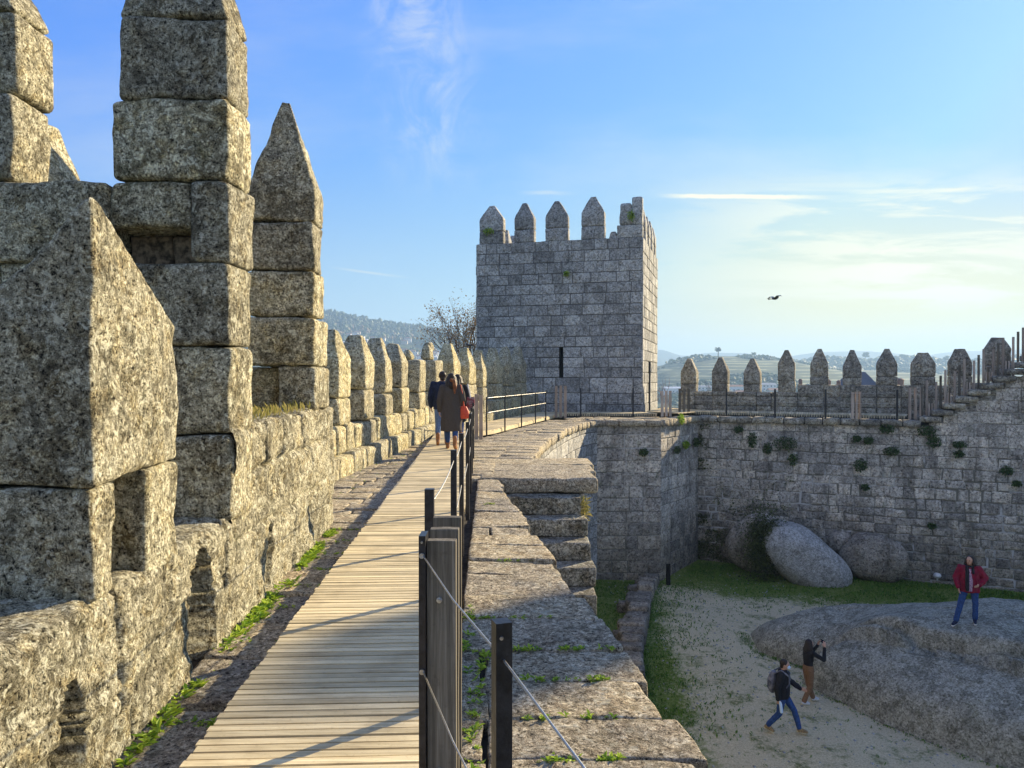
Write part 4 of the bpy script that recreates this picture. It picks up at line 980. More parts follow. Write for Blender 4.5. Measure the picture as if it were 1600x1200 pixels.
def cluster(x, y, z, label, n_=3, h=1.02, dx=0.14, w_=0.09, mat='pale_post', group=None, dirv=(1, 0)):
    t = thing('timber_post', label, 'post', (x, y, z), group)
    for i in range(n_):
        mb = MB(); k = i - (n_ - 1) / 2; px_ = x + dirv[0] * dx * k; py_ = y + dirv[1] * dx * k
        zz = z - 0.1; box(mb, px_ - w_ / 2, px_ + w_ / 2, py_ - 0.05, py_ + 0.05, zz, z + h + rnd.uniform(-0.015, 0.015), rnd.random()); mb.build('board', M[mat], t)
    return t
cluster(xof(748, 19.6), 19.6, 0.0, 'pale pink timber post at the start of the ramp railing', 2, 0.98 + 0.12, 0.12, 0.10)
rail('tube_railing', 'steel railing with two horizontal rails beside the ramp towards the tower', [(-0.72, 20.9), (-0.22, 22.8), (0.32, 24.9), (0.86, 27.0), (1.32, 28.8)], h=1.0, cz=(0.97, 0.55), w_=0.045, sag=0.0, rad=0.013)
cluster(2.0, 30.2, 0.0, 'three pale timber boards standing at the bend before the tower', 3, 1.22, 0.19, 0.11)
rail('cable_railing', 'two thin dark posts in front of the tower foot', [(2.95, 31.6), (5.2, 31.6)], h=1.1, w_=0.06, sag=0.02, rad=0.004)
cluster(xof(1041, 31.2), 31.2, 0.0, 'grey timber boards beside the pair of posts on the bastion corner', 3, 0.98, 0.17, 0.1)
cluster(xof(1069, 33.2), 33.2, 0.0, 'brown slanting timber boards behind the bastion corner by the far parapet', 3, 1.05, 0.2, 0.09, 'post_wood')
rail('cable_railing', 'thin dark posts spaced along the far courtyard wall walk', [(xof(1073, 33.5), 33.4), (xof(1135, 31.9), 31.9), (xof(1211, 30.6), 30.6), (xof(1290, 29.6), 29.6), (xof(1402, 28.9), 28.9)], h=1.08, w_=0.06, sag=0.03, rad=0.004, skip_posts=(0,))
cluster(xof(1338, 29.4), 29.4, 0.0, 'three pale timber boards midway along the far wall walk', 3, 0.98, 0.15, 0.07)
q0 = Vector((15.75, 28.9))
cluster(15.9, 29.0, 0.0, 'timber boards at the bottom of the far climbing steps', 3, 1.15, 0.22, 0.06)
for i in range(9):
    u = u0s + 0.35 + i * 0.63; q, d = farpt(u); z = WT + 0.17 + (u - u0s) / 0.405 * 0.262
    lab = ['first', 'second', 'third', 'fourth', 'fifth', 'sixth', 'seventh', 'eighth', 'ninth'][i]
    for s in range(1):
        t = thing('timber_baluster', lab + ' cluster of upright boards from the bottom on the far climbing steps', 'post', (q.x, q.y + 0.3, z), 'timber clusters on the far steps')
        for k in range(4):
            mb = MB(); x = q.x + d.x * (k - 1.5) * 0.16; y = q.y + 0.25 + d.y * (k - 1.5) * 0.16; hh = [0.95, 1.15, 0.45, 1.15][k] + rnd.uniform(-.05, .05)
            box(mb, x - 0.032, x + 0.032, y - 0.03, y + 0.03, z - 0.3, z + hh, rnd.random()); mb.build('board', M['pale_post'] if k % 2 else M['post_wood'], t)
        mb = MB()
        for k in range(3): 
            x = q.x + d.x * (k - 1) * 0.12 + 0.05; box(mb, x - 0.02, x + 0.02, q.y + 0.12, q.y + 0.15, z - 0.2, z + 0.28, rnd.random())
        mb.build('slats', M['pale_post'], t)

# ================================================================ BOULDERS AND LOW WALL
def inpoly(x, y, poly):
    c = False; j = len(poly) - 1
    for i in range(len(poly)):
        if (poly[i][1] > y) != (poly[j][1] > y) and x < (poly[j][0] - poly[i][0]) * (y - poly[i][1]) / (poly[j][1] - poly[i][1]) + poly[i][0]: c = not c
        j = i
    return c
def pdist(x, y, poly):
    best = 1e9
    for i in range(len(poly)):
        ax, ay_ = poly[i]; bx_, by_ = poly[(i + 1) % len(poly)]; dx, dy = bx_ - ax, by_ - ay_
        t = max(0, min(1, ((x - ax) * dx + (y - ay_) * dy) / (dx * dx + dy * dy))); best = min(best, math.hypot(x - ax - t * dx, y - ay_ - t * dy))
    return best
OUTC = [(7.15, 22.9), (7.05, 21.2), (7.85, 20.25), (8.35, 19.95), (7.55, 19.1), (8.5, 17.0), (9.5, 15.6), (10.4, 14.7), (12.5, 13.6), (16, 13.0), (19, 15.0), (19.5, 20), (17, 22.6), (13, 23.6), (9.5, 24.0)]
CRK = [[(8.0, 20.1), (8.9, 19.6), (9.5, 18.9), (9.9, 17.9), (10.8, 16.9), (11.8, 16.2)], [(10.0, 19.9), (11.4, 18.9)], [(12.2, 18.3), (13.2, 17.2)], [(9.4, 21.5), (10.6, 21.0)]]
def segd(x, y, line):
    best = 1e9
    for (ax, ay_), (bx_, by_) in zip(line, line[1:]):
        dx, dy = bx_ - ax, by_ - ay_; t = max(0, min(1, ((x - ax) * dx + (y - ay_) * dy) / (dx * dx + dy * dy))); best = min(best, math.hypot(x - ax - t * dx, y - ay_ - t * dy))
    return best
def rock_h(x, y):
    s = pdist(x, y, OUTC) * (1 if inpoly(x, y, OUTC) else -1)
    h = 0.62 * (1 - math.exp(-max(s, 0) / 0.16)) + 1.75 * (1 - math.exp(-max(s, 0) / 2.2)) if s > 0 else s * 0.9
    p3 = Vector((x * 0.55, y * 0.55, 2)); h += (noise.fractal(p3, 1, 2, 2) * 0.09 + noise.fractal(p3 * 5, 0.9, 2, 3) * 0.022) * min(1, max(0, s + 0.3))
    lw = segd(x, y, CRK[0])
    side = 1 if (y - 19.9) + (x - 8.1) * 1.2 > 0 else 0      # upper lobe overhangs the lower one
    h += (0.26 * min(1, lw / 0.25) if side else -0.12) * min(1, max(0, s)) * math.exp(-lw / 1.2) - 0.30 * gs(lw, 0.12) * min(1, max(0, s + 0.3))
    for c_ in CRK[1:]: h -= 0.12 * gs(segd(x, y, c_), 0.05)
    # sloping shelf towards the far right
    h -= max(0, (y - 19.3)) * 0.20 + max(0, x - 13) * 0.03
    return h
def rockz(x, y): return yard_h(x, y) + rock_h(x, y)
mb = MB(); vs = []; fs = []; nx, ny = 210, 190
for j in range(ny + 1):
    for i in range(nx + 1):
        x = 6.8 + 13.2 * i / nx; y = 12.6 + 12.0 * j / ny; vs.append(Vector((x, y, yard_h(x, y) + max(-0.6, rock_h(x, y)))))
for j in range(ny):
    for i in range(nx):
        a = j * (nx + 1) + i; q = (a, a + 1, a + nx + 2, a + nx + 1)
        if max(rock_h(vs[k].x, vs[k].y) if False else vs[k].z - yard_h(vs[k].x, vs[k].y) for k in q) > -0.35: fs.append(q)
mb.add(vs, fs); o = mb.build('rock_outcrop', M['outcrop'], loc=(11, 18, GZ), smooth=True); tag(o, 'huge bare granite outcrop swelling out of the courtyard gravel under the woman in red', 'rock')
def boulder(name, label, c, ax, rot, mat, seed, amp=0.12, res=40, cut=0.0):
    mb = MB(); vs = []; fs = []; rm = Matrix.Rotation(rot[2], 3, 'Z') @ Matrix.Rotation(rot[1], 3, 'Y') @ Matrix.Rotation(rot[0], 3, 'X')
    for j in range(res + 1):
        th = math.pi * j / res
        for i in range(res * 2):
            ph = math.pi * i / res; v = Vector((math.sin(th) * math.cos(ph), math.sin(th) * math.sin(ph), math.cos(th)))
            s = 1 + noise.fractal(v * 1.0 + Vector((seed, 0, 0)), 1, 2, 2) * amp + noise.fractal(v * 7 + Vector((seed, 0, 0)), 1, 2, 3) * amp * 0.09
            e = Vector([math.copysign(abs(q) ** (1 - cut), q) for q in v]); vs.append(Vector(c) + rm @ Vector((e.x * ax[0] * s, e.y * ax[1] * s, e.z * ax[2] * s)))
    for j in range(res):
        for i in range(res * 2):
            a = j * res * 2 + i; b_ = j * res * 2 + (i + 1) % (res * 2); fs.append((a, a + res * 2, b_ + res * 2, b_))
    mb.add(vs, fs); o = mb.build(name, mat, loc=(c[0], c[1], GZ), smooth=True); return tag(o, label, 'boulder')
cB = P(1258, 874, 28.9)
boulder('boulder', 'smooth pale egg-shaped boulder leaning against the far wall', cB, (1.95, 1.05, 1.02), (0, R(38), R(-14)), M['boulder'], 4.6, 0.10, 44, 0.12)
boulder('boulder', 'dark rounded boulder at the far wall foot right of the pale one', P(1366, 872, 28.9), (1.22, 0.75, 0.95), (0, R(8), R(-25)), M['yard'], 9.0, 0.12, 34, 0.1)
boulder('boulder', 'black mossy rock mass wedged between the pale boulder and the far wall', P(1190, 850, 29.9), (1.3, 0.6, 1.25), (0, R(20), R(-20)), M['yard'], 15.0, 0.2, 34, 0.0)
boulder('boulder', 'small dark stone block at the wall foot between the two boulders', P(1318, 850, 29.7), (0.55, 0.4, 0.5), (0, 0, 0.3), M['yard'], 21.0, 0.2, 20, 0.2)
mb = MB(); c_ = P(1466, 900, 28.2)
tube(mb, [(c_.x, c_.y, c_.z - 0.2), c_], 0.03, 8); 
vs = []; fs = []
for j in range(9):
    for i in range(12):
        th = math.pi * j / 8; ph = 2 * math.pi * i / 12; vs.append(c_ + Vector((math.sin(th) * math.cos(ph), math.sin(th) * math.sin(ph), math.cos(th) * 0.75)) * 0.14)
for j in range(8):
    for i in range(12): a = j * 12 + i; b_ = j * 12 + (i + 1) % 12; fs.append((a, a + 12, b_ + 12, b_))
mb.add(vs, fs); M['white'] = flat('white_plastic', (0.6, 0.6, 0.58), 0.5, 0, 0.1); tag(mb.build('garden_lamp', M['white'], loc=(c_.x, c_.y, GZ), smooth=True), 'small white round floodlight at the foot of the far wall', 'lamp')
# low ruined wall by the bastion: stepped slabs round a green patch
lw_ = thing('low_ruined_wall', 'knee-high ruined kerb of rough stones edging the green patch below the bastion', 'wall', (4, 24.5, GZ))
line = [(5.75, 28.75), (5.35, 27.6), (4.9, 26.0), (4.55, 24.4), (4.1, 22.6), (3.7, 21.0), (3.45, 19.4), (3.2, 17.6), (3.0, 16.0)]
for i, (a, c) in enumerate(zip(line, line[1:])):
    for k in range(3):
        a_ = (a[0] + (c[0] - a[0]) * k / 3, a[1] + (c[1] - a[1]) * k / 3); L = math.hypot(c[0] - a[0], c[1] - a[1]) / 3
        fr = frame(a_[0], a_[1], c[0] - a[0], c[1] - a[1]); mb = MB(); wblock(mb, fr, 0.02, L - 0.02, -0.5 - rnd.random() * 0.35, 0.05, GZ - 0.2, GZ + 0.42 + rnd.uniform(-0.15, 0.12), 0.1, 0.09, 0.05, 2.5); mb.build('stone', M['yard'], lw_, smooth=True)
for (x, y, sx_, sy_, z) in [(4.6, 27.4, 0.6, 0.4, 0.25), (3.9, 25.0, 0.6, 0.4, 0.35), (3.3, 22.2, 0.5, 0.5, 0.3), (5.0, 28.3, 0.5, 0.4, 0.2)]:
    mb = MB(); wblock(mb, fr0, x - sx_ / 2, x + sx_ / 2, y - sy_ / 2, y + sy_ / 2, GZ - 0.1, GZ + z, 0.08, 0.1, 0.05, 3); mb.build('stone', M['yard'], lw_, smooth=True)
mb = MB(); box(mb, 5.98, 6.12, 28.35, 28.5, GZ - 0.05, GZ + 0.75); tag(mb.build('marker_post', M['black'], loc=(6.05, 28.4, GZ)), 'short black post standing at the bastion corner foot', 'post')
#PART4

# ================================================================ PLANTS
def leaf(mb, p, d, size, wid, t):
    d = d.normalized(); s = d.cross(Vector((0, 0, 1)) if abs(d.z) < 0.9 else Vector((1, 0, 0))).normalized(); up = s.cross(d)
    a = p; m_ = p + d * size * 0.5 + up * size * 0.12; e = p + d * size - up * size * 0.1
    mb.add([a, m_ + s * wid * size, e, m_ - s * wid * size], [(0, 1, 2), (0, 2, 3)], t)
def rv(r_=rnd): 
    while True:
        v = Vector((r_.uniform(-1, 1), r_.uniform(-1, 1), r_.uniform(-1, 1)))
        if 0.05 < v.length < 1: return v
def rosette(mb, p, n_, size, wid=0.2, lift=0.6):
    for _ in range(n_):
        a = rnd.uniform(0, 6.283); leaf(mb, p + rv() * size * 0.3, Vector((math.cos(a), math.sin(a), rnd.uniform(0.1, lift + 0.5))), size * rnd.uniform(0.6, 1.2), wid, rnd.random())
mb = MB()
y = 2.3
while y < 8.35:
    dens = 1.0 if y > 3.9 else 0.35
    if noise.noise(Vector((y * 1.5, 3, 1))) > -0.12:
        for _ in range(int(5 * dens) + (1 if rnd.random() < 0.5 else 0)):
            x = -1.57 - 0.058 * y + 0.03 + abs(rnd.gauss(0, 0.035)); rosette(mb, Vector((x, y + rnd.uniform(-.03, .03), WT - 0.03)), 11, rnd.uniform(0.035, 0.075), 0.17)
    y += 0.05
for y in (3.0, 3.6, 4.25, 4.7, 5.4, 5.95, 6.5, 7.1, 7.6, 8.2):      # along the paving joints
    for k in range(16): rosette(mb, Vector((-1.57 - 0.058 * y + 0.35 * rnd.random() ** 1.3 + 0.03, y + rnd.uniform(-.04, .04), WT - 0.02)), 6, rnd.uniform(0.015, 0.038), 0.2)
for _ in range(70):
    y = rnd.uniform(9.5, 19); rosette(mb, Vector((xpar(y) + rnd.random() ** 2 * 0.5 + 0.03, y, WT - 0.02)), 6, rnd.uniform(0.02, 0.05), 0.2)
tag(mb.build('weeds', M['weed']), 'bright green weeds sprouting along the foot of the sunlit parapet', 'weeds', kind='stuff')
mb = MB()
for (y, xa, xb, nn_) in [(3.22, 0.1, 0.5, 26), (3.62, 0.0, 0.5, 8), (4.08, -0.1, 0.6, 20), (4.55, 0.0, 0.7, 22), (5.13, -0.3, 0.3, 14), (6.76, -0.3, 0.2, 8), (9.8, -0.4, -0.1, 5)]:
    for _ in range(nn_): rosette(mb, Vector((rnd.uniform(xa, xb), y + rnd.uniform(-.02, .02), WT - 0.005)), 8, rnd.uniform(0.02, 0.042), 0.2)
for _ in range(90):
    y = rnd.uniform(2.2, 5.4); rosette(mb, Vector((-0.21 - 0.004 * (y - 3) + rnd.gauss(0, 0.025) + (0.03 if y < 4.5 else -0.08), y, WT - 0.005)), 8, rnd.uniform(0.02, 0.045), 0.2)
tag(mb.build('joint_weeds', M['weed']), 'small weeds growing in the joints of the coping slabs', 'weeds', kind='stuff')
mb = MB()
for _ in range(160):
    u = rnd.uniform(5.3, 7.5); p = fn(u, rnd.uniform(0.03, 0.35), 1.22); 
    leaf(mb, p, Vector((rnd.uniform(-.5, .5), rnd.uniform(-.5, .5), 1)), rnd.uniform(0.04, 0.12), 0.06, rnd.random())
tag(mb.build('grass_tuft', M['drygrass']), 'thin grass on the ledge between the two tall near merlons', 'grass', kind='stuff')
mb = MB()
for _ in range(150):
    leaf(mb, Vector((1.12 + rnd.uniform(-0.02, 0.08), 11.9 + rnd.uniform(-.1, .2), WT - 0.55 + rnd.uniform(-.1, .22))), Vector((rnd.uniform(-.2, .9), rnd.uniform(-.6, .4), rnd.uniform(-.3, 1))), rnd.uniform(0.05, 0.16), 0.06, rnd.random())
o = mb.build('grass_tuft', M['drygrass'], loc=(1.15, 11.9, WT - 0.5)); tag(o, 'yellow dry grass tuft hanging at the end of the second step', 'grass tuft')

def hitline(px, L_):
    k = (px - 800) / F
    for a, c in zip(L_, L_[1:]):
        a, c = Vector(a), Vector(c); den = (c.x - a.x) - k * (c.y - a.y)
        if abs(den) < 1e-6: continue
        t = (k * a.y - a.x) / den
        if 0 <= t <= 1: return a + (c - a) * t, (c - a).normalized()
WP = [(1155, 670, .22, .18, 'F', 'small dark fern high on the far wall near the corner'), (1228, 692, .62, .36, 'F', 'widest dark bush on the far wall, left half'), (1240, 716, .22, .3, 'F', 'small dark plant just under the widest wall bush'),
      (1385, 668, .36, .22, 'F', 'plant under the coping left of the hanging wall bush'), (1338, 684, .2, .16, 'F', 'left one of a pair of small round wall plants'), (1357, 687, .24, .18, 'F', 'right one of a pair of small round wall plants'),
      (1447, 672, .42, .26, 'F', 'upper half of the plant hanging below the lowest cantilevered step'), (1460, 688, .3, .3, 'F', 'lower half of the plant hanging below the lowest cantilevered step'), (1393, 704, .34, .22, 'F', 'round wall plant right below the plant under the coping'),
      (1345, 726, .3, .32, 'F', 'largest plant in the middle height of the far wall'), (1352, 760, .18, .14, 'F', 'small low plant beneath the middle wall plant'), (1498, 694, .3, .16, 'F', 'upper of two plants one over the other on the right of the far wall'),
      (1498, 708, .2, .16, 'F', 'lower of two plants one over the other on the right of the far wall'), (1572, 734, .28, .22, 'F', 'plant nearest the right edge of the picture on the far wall'), (1588, 754, .18, .14, 'F', 'tiny plant under the one nearest the right edge'),
      (1456, 820, .18, .14, 'F', 'tiny plant low on the far wall above the dark boulder'), (1176, 686, .22, .4, 'F', 'tall thin dark plant between the corner and the widest bush'), (1200, 700, .2, .3, 'F', 'dark plant left beside the widest wall bush'),
      (1005, 705, .22, .18, 'B', 'small dark plant on the shaded bastion face'), (1058, 655, .4, .26, 'C', 'sunlit yellow-green tuft under the bastion coping'), (1066, 694, .26, .2, 'C', 'dark plant on the bastion side below the sunlit tuft'), (1052, 702, .18, .18, 'C', 'smaller dark plant on the bastion side near its corner'), (1082, 690, .2, .25, 'C', 'dark plant on the bastion side near the far wall'),
      (765, 362, .34, .2, 'T', 'green tuft on the leftmost tower merlon'), (986, 338, .2, .3, 'T', 'green tuft on the tall corner merlon of the tower'), (886, 428, .16, .14, 'T', 'tiny green plant on the upper front of the tower')]
for (px, py, wx, hz, wh, lab) in WP:
    wx *= 0.85; hz *= 0.85
    L_ = {'F': FARW, 'B': BAST, 'C': BAST2, 'T': [TF, TA]}[wh]; h_ = hitline(px, L_)
    if not h_: continue
    q, d = h_; nn = Vector((d.y, -d.x, 0)); c = Vector((q.x, q.y, zof(py, q.y))) + nn * 0.08; mb = MB()
    for _ in range(int(160 + 900 * wx * hz)):
        a = rv(); p = c + Vector((d.x, d.y, 0)) * a.x * wx + nn * abs(a.y) * 0.2 + Vector((0, 0, 1)) * a.z * hz
        leaf(mb, p, rv() + nn * 0.8 + Vector((0, 0, -0.3)), rnd.uniform(0.06, 0.13), 0.3, rnd.random())
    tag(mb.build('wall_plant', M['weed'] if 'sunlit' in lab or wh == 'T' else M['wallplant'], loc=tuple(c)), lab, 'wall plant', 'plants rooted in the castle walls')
mb = MB()
for _ in range(5200):
    if rnd.random() < 0.30: px = 1089 + abs(rnd.gauss(0, 10)); py = rnd.uniform(650, 870)
    else:
        px = 1090 + 150 * rnd.random(); py = 880 - abs(rnd.gauss(0, 55))
        if px > 1200 and py > 800: continue
    h_ = hitline(px, FARW)
    if not h_: continue
    q, d = h_; z = zof(py, q.y)
    if noise.noise(Vector((q.x * 1.6, z * 1.6, 1))) < 0.02 or z < GZ: continue
    nn = Vector((d.y, -d.x, 0)); leaf(mb, Vector((q.x, q.y, z)) + nn * 0.06, rv() * 0.8 + nn * 0.4, rnd.uniform(0.05, 0.12), 0.4, rnd.random())
tag(mb.build('wall_moss', M['moss']), 'dark moss and ivy creeping over the far wall by the corner', 'moss', kind='stuff')
mb = MB()
for _ in range(6500):      # bush on the left flank of the pale boulder
    c = P(1192 + rnd.gauss(0, 13), 850 + rnd.gauss(0, 27), 28.9); leaf(mb, c + Vector((rnd.uniform(-.2, .2), rnd.uniform(-.35, .1), 0)), rv(), rnd.uniform(0.05, 0.12), 0.4, rnd.random())
tag(mb.build('boulder_moss', M['moss']), 'mossy growth between the pale boulder and the wall', 'moss', kind='stuff')
mb = MB(); cnt = 0
while cnt < 24000:
    if rnd.random() < 0.72:
        s = rnd.random(); q, d = farpt(rnd.uniform(0, sum(segs[:5]))); k = abs(rnd.gauss(0, 2.3)); x, y = q.x + d.y * (k + 0.1), q.y - d.x * (k + 0.1)
    else: y = rnd.uniform(16, 28.6); x = 0.6 + 0.135 * y + (rnd.uniform(-1.8, 0.5) if rnd.random() < .5 else abs(rnd.gauss(0, 1.1)))
    if inpoly(x, y, OUTC) or noise.noise(Vector((x * 0.9, y * 0.9, 3))) < -0.18 and rnd.random() < 0.8: continue
    if y > 29 and x < 6: continue
    leaf(mb, Vector((x, y, yard_h(x, y) - 0.01)), Vector((rnd.uniform(-.7, .7), rnd.uniform(-.7, .7), 1)), rnd.uniform(0.05, 0.12), 0.2, rnd.random()); cnt += 1
for _ in range(1500):   # thin tufts scattered through the gravel and round the outcrop
    if rnd.random() < 0.5: x, y = rnd.uniform(3.5, 12), rnd.uniform(13, 27)
    else:
        i = rnd.randrange(0, 8); k = rnd.random(); a, c = OUTC[i], OUTC[i + 1]; x, y = a[0] + (c[0] - a[0]) * k + rnd.gauss(0, .08), a[1] + (c[1] - a[1]) * k + rnd.gauss(0, .08)
    for _k in range(3): leaf(mb, Vector((x + rnd.gauss(0, .03), y + rnd.gauss(0, .03), yard_h(x, y) - 0.01)), Vector((rnd.uniform(-.9, .9), rnd.uniform(-.9, .9), .8)), rnd.uniform(0.03, 0.08), 0.16, rnd.random())
tag(mb.build('lawn_grass', M['grass']), 'short grass of the courtyard lawn along the walls', 'grass', kind='stuff')
mb = MB()
for _ in range(900):
    x, y = rnd.uniform(3.6, 11), rnd.uniform(13, 30)
    if inpoly(x, y, OUTC): continue
    s = rnd.uniform(0.015, 0.05); p = Vector((x, y, yard_h(x, y))); mb.add([p + Vector((s, 0, 0)), p + Vector((-s * .5, s, 0)), p + Vector((-s * .5, -s, 0)), p + Vector((0, 0, s * .7))], [(0, 1, 3), (1, 2, 3), (2, 0, 3)], rnd.random())
tag(mb.build('gravel_stones', M['boulder']), 'loose pebbles strewn over the courtyard gravel', 'pebbles', kind='stuff')

# ---- bare trees
def tree(name, label, base, h, mats, seed, spread=0.55, depth=6, r0=0.12, leaves_=0, lsize=0.12, lean=(0, 0), group=None, lean_tw=1.0):
    r_ = random.Random(seed); t = thing(name, label, 'tree', base, group); tk = MB(); cr = MB(); lf = MB()
    def grow(p, d, L, rad, k):
        q = p + d * L * 0.5 + rv(r_) * L * 0.06; e = q + (d + rv(r_) * 0.18).normalized() * L * 0.5
        tube(tk if k < 2 else cr, [p, q, e], [rad, rad * 0.85, rad * 0.7], 7 if k < 2 else (5 if k < 4 else 3), cap=k >= depth)
        if k >= depth:
            for _ in range(leaves_):
                leaf(lf, e + rv(r_) * L * 0.8, rv(r_), lsize * r_.uniform(.6, 1.3), 0.35, r_.random())
            return
        for _ in range(r_.choice((2, 3, 3)) if k < depth - 1 else 3):
            nd = (d + rv(r_) * spread * 1.5 + Vector((0, 0, 0.12))).normalized(); grow(e if r_.random() < .6 else q, nd, L * r_.uniform(0.66, 0.88), rad * 0.62, k + 1)
    grow(Vector(base), Vector((lean[0], lean[1], 1)).normalized(), h * 0.27, r0, 0)
    tk.build('trunk', mats[0], t, smooth=True); cr.build('branches', mats[0], t, smooth=True)
    if leaves_: lf.build('foliage', mats[1], t)
    return t
bt = P(748, 640, 47); tree('bare_tree', 'leafless-looking tree with sparse brown leaves left of the tower', (bt.x + 0.75, 47, -6), 14.0, (M['twig'], M['autumn']), 5, 0.44, 6, 0.16, 7, 0.14)
bt = P(1060, 640, 44); tree('bare_tree', 'reddish leafless tree behind the tower and the first far merlons', (bt.x + 0.3, 44, -5), 8.2, (M['redtwig'], M['autumn']), 12, 0.6, 5, 0.10)
bt = P(1100, 640, 70); tree('bare_tree', 'small grey leafless tree behind the gap of the first far merlons', (bt.x, 70, -8), 10.5, (M['twig'], M['autumn']), 15, 0.6, 5, 0.12)

# ---- woods on the hills
def crown(mb, c, w_, h_, r_, conif):
    n1, n2 = 7, 4; vs = [c + Vector((0, 0, h_))]; ph0 = r_.random() * 6
    for j in range(1, n2):
        k = j / n2; rr_ = (k ** 0.9 if conif else math.sin(math.pi * (0.12 + 0.8 * k))) * w_
        for i in range(n1):
            a = ph0 + 6.283 * i / n1; s = r_.uniform(0.65, 1.25); vs.append(c + Vector((math.cos(a) * rr_ * s, math.sin(a) * rr_ * s, h_ * (1 - k) + r_.uniform(-.08, .08) * h_)))
    fs = [(0, 1 + i, 1 + (i + 1) % n1) for i in range(n1)]
    for j in range(n2 - 2):
        for i in range(n1):
            a = 1 + j * n1 + i; b_ = 1 + j * n1 + (i + 1) % n1; fs.append((a, a + n1, b_ + n1, b_))
    mb.add(vs, fs, r_.random())
# ---- houses
WM = {}
for k, c in {'white_render': (0.80, 0.78, 0.74), 'cream_render': (0.52, 0.46, 0.36), 'grey_render': (0.40, 0.40, 0.40), 'tile_roof': (0.36, 0.15, 0.08), 'slate_roof': (0.12, 0.13, 0.16), 'window_glass': (0.05, 0.06, 0.08), 'old_brick': (0.30, 0.19, 0.15)}.items(): WM[k] = flat(k, c, 0.85, 0, 0.12, 0.3)
def house(name, label, loc, sx_, sy_, h_, wm, rm, roof='gable', rh=2.2, group=None):
    t = thing(name, label, 'house', loc, group); x, y, z = loc; mb = MB(); box(mb, x - sx_ / 2, x + sx_ / 2, y - sy_ / 2, y + sy_ / 2, z - 6, z + h_); mb.build('wall', WM[wm], t)
    mb = MB(); e = 0.5; X0, X1, Y0, Y1, Z = x - sx_ / 2 - e, x + sx_ / 2 + e, y - sy_ / 2 - e, y + sy_ / 2 + e, z + h_ + 0.01
    if roof == 'gable': vs = [(X0, Y0, Z), (X1, Y0, Z), (X1, Y1, Z), (X0, Y1, Z), (X0 + e, y, Z + rh), (X1 - e, y, Z + rh)]; fs = [(0, 1, 5, 4), (2, 3, 4, 5), (0, 4, 3), (1, 2, 5), (0, 3, 2, 1)]
    elif roof == 'hip': vs = [(X0, Y0, Z), (X1, Y0, Z), (X1, Y1, Z), (X0, Y1, Z), (x - sx_ * .15, y, Z + rh), (x + sx_ * .15, y, Z + rh)]; fs = [(0, 1, 5, 4), (2, 3, 4, 5), (0, 4, 3), (1, 2, 5), (0, 3, 2, 1)]
    else: vs = [(X0, Y0, Z), (X1, Y0, Z), (X1, Y1, Z), (X0, Y1, Z), (X0, Y0, Z + .6), (X1, Y0, Z + .6), (X1, Y1, Z + .6), (X0, Y1, Z + .6)]; fs = BOXF
    mb.add([Vector(q) for q in vs], fs); mb.build('roof', WM[rm], t)
    for fl_ in range(max(1, int(h_ // 3))):
        for k in range(max(2, int(sx_ // 3.5))):
            mb = MB(); wx = x - sx_ / 2 + (k + 0.5) * sx_ / max(2, int(sx_ // 3.5)); wz = z + 1 + fl_ * 3; box(mb, wx - 0.6, wx + 0.6, y - sy_ / 2 - 0.04, y - sy_ / 2 + 0.1, wz, wz + 1.4); mb.build('window', WM['window_glass'], t)
    return t
protos = [('white house with an orange tiled gable roof on the left wooded hillside', 10, 8, 6, 'white_render', 'tile_roof', 'gable', 2.4), ('cream house with a low orange hipped roof on the left wooded hillside', 12, 9, 6, 'cream_render', 'tile_roof', 'hip', 2.4), ('white flat-roofed block on the left wooded hillside', 13, 9, 7, 'white_render', 'grey_render', 'flat', 1), ('grey warehouse with a pale roof on the left wooded hillside', 20, 12, 5, 'grey_render', 'white_render', 'gable', 2)]
def copy_tree(o, delta):
    c = o.copy(); link(c); c.location = o.location + delta
    for ch in [q for q in ORGCH[o.name]]: k = ch.copy(); link(k); k.parent = c
    return c
ORGCH = {}; hs_ = []
spots = []
r5 = random.Random(11)
while len(spots) < 72:
    px = r5.uniform(520, 765); py = r5.uniform(524, 575)
    if px > 650 and py < 548 or px < 560 and py < 520: continue
    # find hillside point under this line of sight
    hit_ = None
    for yy_ in range(860, 1500, 12):
        x = xof(px, yy_); z = hL(x, yy_)
        if z >= zof(py, yy_): hit_ = (x, yy_, z); break
    if hit_ and all((hit_[0] - q[0]) ** 2 + (hit_[1] - q[1]) ** 2 > 17 ** 2 for q in spots): spots.append(hit_)
    elif not hit_: continue
for i, (x, y, z) in enumerate(spots):
    k = i if i < 4 else r5.choice((0, 0, 1, 2, 2, 1, 3))
    if i < 4:
        lab, a, b_, h_, wm, rm, rf, rh = protos[i]; hs_.append(house('hillside_house', lab, (x, y, z), a, b_, h_, wm, rm, rf, rh, ['white tiled houses on the left hillside', 'cream tiled houses on the left hillside', 'white flat-roofed blocks on the left hillside', 'grey warehouses on the left hillside'][i]))
        ORGCH[hs_[i].name] = list(hs_[i].children)
    else: copy_tree(hs_[k], Vector((x, y, z)) - hs_[k].location)
